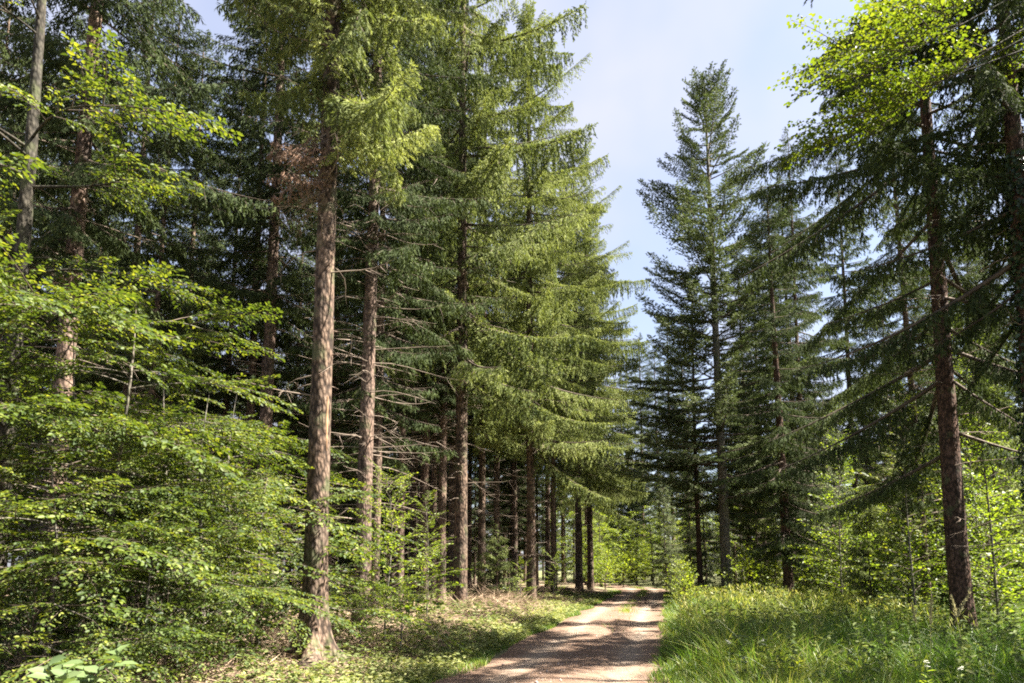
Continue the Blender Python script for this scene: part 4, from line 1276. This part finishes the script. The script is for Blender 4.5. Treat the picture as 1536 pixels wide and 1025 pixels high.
def weeds():
    g = G()
    # rosettes of small leaves on the left verge
    n = 6800
    y = 6.5 + rg.uniform(0, 1, n) ** 1.5 * 34
    d = -1.7 - np.abs(rg.normal(0, 1, n)) * (1.1 + 0.02 * y)
    x = road_c(y) + d
    dens = 0.5 + 0.5 * wob(x * 1.3, y * 1.3) + 0.35 * np.exp(-((d + 2.2) / 1.2) ** 2)
    keep = (rg.uniform(0, 1.0, n) < dens) & ((x - gx(468, 11)) ** 2 + (y - 11) ** 2 > 0.75)
    x, y = x[keep], y[keep]
    n = len(x)
    h = rg.uniform(0.03, 0.26, n)
    per = 7
    X, Y, H = np.repeat(x, per), np.repeat(y, per), np.repeat(h, per)
    az = rg.uniform(0, 2 * PI, n * per)
    zz = hgt(X, Y) + H * rg.uniform(0.2, 1.0, n * per)
    D = nrm(np.stack([np.cos(az), np.sin(az), rg.uniform(-0.2, 0.5, n * per)], -1))
    P = np.stack([X, Y, zz], -1) + D * 0.015
    l = rg.uniform(0.03, 0.075, n * per) * (1 + Y / 40)
    leaves(g, P, D, np.tile([0, 0, 1.0], (n * per, 1)) + rg.normal(0, .35, (n * per, 3)), l, l * 0.55, rg,
           tint=np.clip(np.repeat(0.55 + rg.normal(0, .2, n), per) + rg.normal(0, .08, n * per), 0, 1))
    # darker ground plants inside the left wood
    n = 5000
    x, y = rg.uniform(-16, 6, n), rg.uniform(6.5, 38, n)
    keep = (x - road_c(y) < -3) & (wob(x * 0.7 + 3, y * 0.7) > 0.0)
    x, y = x[keep], y[keep]
    n = len(x)
    per = 6
    X, Y = np.repeat(x, per), np.repeat(y, per)
    az = rg.uniform(0, 2 * PI, n * per)
    D = nrm(np.stack([np.cos(az), np.sin(az), rg.uniform(-0.1, 0.5, n * per)], -1))
    P = np.stack([X, Y, hgt(X, Y) + rg.uniform(0.03, 0.3, n * per)], -1)
    l = rg.uniform(0.05, 0.1, n * per) * (1 + Y / 50)
    leaves(g, P, D, np.tile([0, 0, 1.0], (n * per, 1)) + rg.normal(0, .4, (n * per, 3)), l, l * 0.6, rg, tint=rg.uniform(0.1, 0.5, n * per))
    tag(link('undergrowth', g.mesh('undergrowth', ['weeds'])), 'pale low weeds covering the left verge', 'ground cover', kind='stuff')
    # taller weeds inside the right verge
    g = G()
    n = 2600
    y = 8 + rg.uniform(0, 1, n) * 34
    d = 2.4 + rg.uniform(0, 1, n) * (5 + 0.4 * y)
    x = road_c(y) + d
    per = 12
    X, Y = np.repeat(x, per), np.repeat(y, per)
    H = np.repeat(rg.uniform(0.35, 1.0, n), per)
    f = rg.uniform(0.35, 1, n * per)
    az = rg.uniform(0, 2 * PI, n * per)
    D = nrm(np.stack([np.cos(az), np.sin(az), rg.uniform(-0.5, 0.4, n * per)], -1))
    P = np.stack([X, Y, hgt(X, Y) + H * f], -1)
    l = rg.uniform(0.04, 0.1, n * per) * (1 + Y / 60)
    leaves(g, P, D, np.tile([0, 0, 1.0], (n * per, 1)) + rg.normal(0, .45, (n * per, 3)), l, l * 0.45, rg,
           tint=np.clip(np.repeat(0.26 + rg.normal(0, .16, n), per) + rg.normal(0, .08, n * per), 0, 1))
    blades(g, x, y, H[::per] * 1.0, 0.006 * np.ones(n), rg, 0.1, tint=np.full(n, 0.4))
    tag(link('weeds', g.mesh('weeds', ['weeds'])), 'leafy weeds among the tall grass right of the road', 'ground cover', kind='stuff')
    # dry twigs, needles and brash on the forest floor
    g = G()
    n = 30000
    y = 7 + rg.uniform(0, 1, n) ** 1.3 * 38
    d = -2.4 - np.abs(rg.normal(0, 1, n)) * 3.4
    x = road_c(y) + d
    az = rg.uniform(0, 2 * PI, n)
    D = nrm(np.stack([np.cos(az), np.sin(az), rg.normal(0, 0.22, n)], -1))
    L_ = rg.uniform(0.08, 0.5, n) * (0.8 + y / 60)
    P = np.stack([x, y, hgt(x, y) + rg.uniform(0.0, 0.12, n) * (0.5 + 0.7 * (wob(x, y) > 0.1))], -1)
    ribbons(g, P, D, L_, 0.010 * (1 + y / 30), rg, tint=rg.uniform(0.2, 1, n), mid=0.2)
    n = 3500
    x0, y0 = gx(740, 26), 26.0
    x, y = rg.normal(x0, 1.6, n), rg.normal(y0, 3.0, n)
    keep = x - road_c(y) < -2.3
    x, y = x[keep], y[keep]
    n = len(x)
    D = nrm(np.stack([rg.normal(0, 1, n), rg.normal(0, 1, n), rg.normal(0.1, .35, n)], -1))
    P = np.stack([x, y, hgt(x, y) + rg.uniform(0, 0.45, n) * np.exp(-((x - x0) / 1.6) ** 2)], -1)
    ribbons(g, P, D, rg.uniform(0.3, 0.9, n), 0.016, rg, tint=rg.uniform(0.2, 1, n), mid=0.2)
    n = 2600
    y = 6 + rg.uniform(0, 1, n) ** 1.4 * 34
    lat = rg.choice([-1, 1], n) * (1.62 - np.abs(rg.normal(0, 0.33, n)))
    lat = np.where(rg.uniform(0, 1, n) < 0.3, rg.normal(0, 0.25, n), lat)
    x = road_c(y) + lat
    az = rg.uniform(0, 2 * PI, n)
    D = nrm(np.stack([np.cos(az), np.sin(az), rg.normal(0, 0.05, n)], -1))
    P = np.stack([x, y, np.maximum(hgt(x, y) + 0.01, road_z(lat, x, y) + 0.006)], -1)
    ribbons(g, P, D, rg.uniform(0.03, 0.16, n), 0.012 * (1 + y / 30), rg, tint=rg.uniform(0.0, 0.8, n), mid=0.3, S=nrm(np.cross(D, np.array([0, 0, 1.0]))))
    tag(link('fallen_twigs', g.mesh('fallen_twigs', ['brash'])), 'dry brown twigs littering the floor of the left wood', 'twigs', kind='stuff')
    # loose stones on the road
    g = G()
    n = 9000
    y = 6 + rg.uniform(0, 1, n) ** 1.6 * 30
    lat = np.clip(rg.normal(0, 1.0, n), -1.75, 1.75)
    x = road_c(y) + lat
    r = rg.uniform(0.004, 0.013, n) * (1 + (rg.uniform(0, 1, n) > 0.985) * 1.5)
    base = np.array([[1, 0, 0], [0, 1, 0], [-1, 0, 0], [0, -1, 0], [0, 0, 0.8], [0, 0, -0.6]], float)
    jit = rg.uniform(0.6, 1.3, (n, 6, 1))
    a = rg.uniform(0, 6.28, n)
    bx = base[None] * jit * r[:, None, None]
    ca, sa = np.cos(a)[:, None], np.sin(a)[:, None]
    v = np.stack([bx[..., 0] * ca - bx[..., 1] * sa, bx[..., 0] * sa + bx[..., 1] * ca, bx[..., 2]], -1)
    zr = road_z(lat, x, y)
    v = v + np.stack([x, y, np.maximum(zr, hgt(x, y)) + r * 0.3], -1)[:, None]
    f = np.array([[0, 1, 4], [1, 2, 4], [2, 3, 4], [3, 0, 4], [1, 0, 5], [2, 1, 5], [3, 2, 5], [0, 3, 5]])
    t = (np.arange(n)[:, None, None] * 6 + f[None]).reshape(-1, 3)
    g.add(v.reshape(-1, 3), t=t)
    tag(link('gravel', g.mesh('gravel', ['stone'])), 'loose reddish stones on the forest road', 'gravel', kind='stuff')


weeds()

# ------------------------------------------------------------------ single plants in front
def elder_shrub():
    rng = rs(300)
    g, s = G(), G()
    for i in range(16):
        az = rng.uniform(0, 2 * PI)
        R_ = rng.uniform(0.05, 0.42)
        top = np.array([R_ * math.cos(az), R_ * math.sin(az) * 0.6, rng.uniform(0.72, 1.0)])
        if i == 0:
            top = np.array([0.34, -0.05, 1.07])
        t = np.linspace(0, 1, 6)[:, None]
        pts = top * t + np.array([0.0, 0, 0.08]) * np.sin(t * PI)
        tube(s, pts, np.linspace(0.008, 0.003, 6), 5)
        d0 = rng.uniform(0, 2 * PI)
        for k in range(5):
            a = d0 + k * 2 * PI / 5
            D = nrm(np.array([[math.cos(a), math.sin(a), rng.uniform(-0.15, 0.6)]]))
            sc = rng.uniform(0.75, 1.15)
            leaves(g, np.array([top - np.array([0, 0, 0.02 * k])]), D, np.array([[rng.normal(0, .3), rng.normal(0, .3) - 0.3, 1.0]]), 0.135 * sc, 0.078 * sc, rng,
                   tint=np.array([np.clip(rng.normal(0.5, .2), 0, 1)]), fold=0.12)
    x, y = gx(88, 4.6), 4.6
    e = link('broadleaf_shrub', None)
    e.location = (x, y, float(hgt(x, y)))
    tag(e, 'pale green shrub with large oval leaves in the bottom left corner', 'shrub')
    link('stem', s.mesh('shrub_stem', ['stem'], True), e)
    link('foliage', g.mesh('shrub_leaf', ['elder']), e)


elder_shrub()


def flower_meshes(seed, H, white=True):
    rng = rs(seed)
    s, g, w = G(), G(), G()
    t = np.linspace(0, 1, 7)
    pts = np.stack([0.05 * np.sin(2 * t) * H, 0.03 * np.sin(3 * t), H * t], -1)
    tube(s, pts, np.linspace(0.006, 0.003, 7), 5)
    n = 16
    zz = rng.uniform(0.15, 0.9, n) * H
    az = rng.uniform(0, 2 * PI, n)
    P = np.stack([np.interp(zz, pts[:, 2], pts[:, 0]), np.zeros(n), zz], -1)
    D = nrm(np.stack([np.cos(az), np.sin(az), rng.uniform(0, 0.6, n)], -1))
    leaves(g, P, D, np.tile([0, 0, 1.0], (n, 1)) + rng.normal(0, .3, (n, 3)), rng.uniform(0.06, 0.12, n), 0.03, rng, tint=rng.uniform(0.3, 0.9, n))
    top = pts[-1]
    for k in range(9):
        a = rng.uniform(0, 2 * PI)
        q = top + np.array([math.cos(a), math.sin(a), 0]) * rng.uniform(0, 0.055) + np.array([0, 0, rng.uniform(-0.02, 0.05)])
        tube(s, np.array([top - np.array([0, 0, 0.06]), (q + top) / 2 - np.array([0, 0, .02]), q]), 0.0018, 4)
        m_ = 7
        aa = np.arange(m_) / m_ * 2 * PI
        D = nrm(np.stack([np.cos(aa), np.sin(aa), np.full(m_, 0.25)], -1))
        leaves(w, np.tile(q, (m_, 1)), D, np.tile([0, 0, 1.0], (m_, 1)), 0.017, 0.012, rng, tint=rng.uniform(0, 1, m_))
    return s.mesh('flower_stem', ['stem'], True), g.mesh('flower_leaf', ['bright']), w.mesh('flower_head', ['white_petal' if white else 'straw'])


fm = [flower_meshes(310, 0.62), flower_meshes(311, 0.55), flower_meshes(312, 0.5, False)]
for (px, Y, k, s, lab) in [
    (1097, 9.4, 0, 1.0, 'white flowering weed left of the other in the shaded grass'),
    (1150, 9.2, 1, 1.15, 'pale flowering weed right of another near the grass edge'),
    (1396, 7.6, 1, 1.0, 'white flower in the grass below the reddish trunk'),
    (1444, 7.4, 0, 0.85, 'white flower in the bottom right grass beside another white flower'),
    (1118, 8.6, 1, 0.9, 'small white flower in front between two taller flowering weeds'),
]:
    x = gx(px, Y)
    e = link('wildflower', None)
    e.location = (x, Y, float(hgt(x, Y)))
    e.scale = (s, s, s)
    e.rotation_euler = (0, 0, px * 0.37)
    tag(e, lab, 'flower', 'white wildflowers in the verge')
    for nm, me in zip(('stem', 'foliage', 'flower_head'), fm[k]):
        link(nm, me, e)


def yellow_weed():
    rng = rs(320)
    g, s = G(), G()
    tube(s, np.array([[0, 0, 0], [0.01, 0, .25], [0, 0, 0.5]]), 0.005, 5)
    n = 11
    az = np.arange(n) * 2.4
    D = nrm(np.stack([np.cos(az), np.sin(az), rng.uniform(0.1, 0.8, n)], -1))
    leaves(g, np.stack([np.zeros(n), np.zeros(n), np.linspace(0.36, 0.5, n)], -1), D, np.tile([0, 0, 1.0], (n, 1)), rng.uniform(0.1, 0.16, n), 0.035, rng, tint=rng.uniform(0.7, 1, n))
    x, y = gx(1200, 8.4), 8.4
    e = link('leafy_weed', None)
    e.location = (x, y, float(hgt(x, y)))
    tag(e, 'yellow green leafy weed rosette at the bottom of the shaded grass', 'plant')
    link('stem', s.mesh('weed_stem', ['stem'], True), e)
    link('foliage', g.mesh('weed_rosette', ['bright']), e)


yellow_weed()


def reed(seed, H, lean):
    rng = rs(seed)
    s, w = G(), G()
    t = np.linspace(0, 1, 8)
    pts = np.stack([lean * H * t ** 1.6, 0 * t, H * t], -1)
    tube(s, pts, np.linspace(0.005, 0.002, 8), 5)
    n = 130
    u = rng.uniform(0.72, 1.0, n)
    P = np.stack([np.interp(u, t, pts[:, i]) for i in range(3)], -1)
    ax = nrm(pts[-1] - pts[-3])
    D = nrm(ax + rng.normal(0, 0.32, (n, 3)))
    ribbons(w, P, D, rng.uniform(0.04, 0.08, n) * (1.25 - 0.5 * (u - 0.7) / 0.3), 0.011, rng, tint=rng.uniform(0, 1, n))
    return s.mesh('reed_stem', ['straw'], True), w.mesh('reed_plume', ['straw'])


rd = [reed(330, 1.25, 0.42), reed(331, 1.15, 0.1), reed(332, 1.05, -0.1)]
for (px, Y, k, rz, lab) in [
    (1408, 9.6, 0, 0.0, 'tallest leaning straw coloured grass plume before the reddish trunk'),
    (1398, 9.0, 1, 0.4, 'upright straw grass plume beside the leaning one'),
    (1385, 10.4, 2, 0.2, 'short straw grass plume left of the others'),
    (1450, 10.2, 1, 3.0, 'straw grass plume right of the leaning one'),
]:
    x = gx(px, Y)
    e = link('reed_grass', None)
    e.location = (x, Y, float(hgt(x, Y)))
    e.rotation_euler = (0, 0, rz)
    tag(e, lab, 'grass plume', 'grass plumes before the reddish trunk')
    link('stem', rd[k][0], e)
    link('plume', rd[k][1], e)

# ------------------------------------------------------------------ light
SUN_EL, SUN_AZ = rad(54), rad(94)      # azimuth from +Y towards +X
w = bpy.data.worlds.new('World')
scene.world = w
w.use_nodes = True
nt = w.node_tree
for n in list(nt.nodes):
    nt.nodes.remove(n)
sky = nt.nodes.new('ShaderNodeTexSky')
sky.sky_type = 'NISHITA'
sky.sun_disc = False
sky.sun_elevation = SUN_EL
sky.sun_rotation = SUN_AZ
sky.air_density = 1.0
sky.dust_density = 2.0
sky.ozone_density = 1.5
bg = nt.nodes.new('ShaderNodeBackground')
bg.inputs['Strength'].default_value = 0.0405
wo = nt.nodes.new('ShaderNodeOutputWorld')
# thin high cloud veil that whitens the blue
tcw = nt.nodes.new('ShaderNodeTexCoord')
nzw = nt.nodes.new('ShaderNodeTexNoise')
nzw.inputs['Scale'].default_value = 3.0
nzw.inputs['Detail'].default_value = 4.0
nt.links.new(tcw.outputs['Generated'], nzw.inputs['Vector'])
mrw = nt.nodes.new('ShaderNodeMapRange')
mrw.inputs['From Min'].default_value = 0.35
mrw.inputs['From Max'].default_value = 0.7
mrw.inputs['To Min'].default_value = 0.22
mrw.inputs['To Max'].default_value = 0.85
nt.links.new(nzw.outputs['Fac'], mrw.inputs['Value'])
mxw = nt.nodes.new('ShaderNodeMix')
mxw.data_type = 'RGBA'
nt.links.new(mrw.outputs[0], mxw.inputs['Factor'])
nt.links.new(sky.outputs[0], mxw.inputs['A'])
mxw.inputs['B'].default_value = (3.15, 3.14, 3.72, 1)
nt.links.new(mxw.outputs['Result'], bg.inputs['Color'])
nt.links.new(bg.outputs[0], wo.inputs['Surface'])

sd = bpy.data.lights.new('sun', 'SUN')
sd.energy = 5.0
sd.angle = rad(0.5)
sd.color = (1.0, 0.93, 0.82)
so = bpy.data.objects.new('sun', sd)
COL.objects.link(so)
dirv = Vector((math.sin(SUN_AZ) * math.cos(SUN_EL), math.cos(SUN_AZ) * math.cos(SUN_EL), math.sin(SUN_EL)))
so.rotation_euler = dirv.to_track_quat('Z', 'Y').to_euler()
so.location = dirv * 60

vs = scene.view_settings
vs.view_transform = 'Standard'
vs.look = 'None'
vs.exposure = 2.9
vs.gamma = 1.0
vs.use_curve_mapping = False
cy = scene.cycles
cy.max_bounces = 8
cy.diffuse_bounces = 3
cy.glossy_bounces = 2
cy.transmission_bounces = 6
cy.transparent_max_bounces = 4
cy.use_denoising = False
cy.filter_width = 1.9
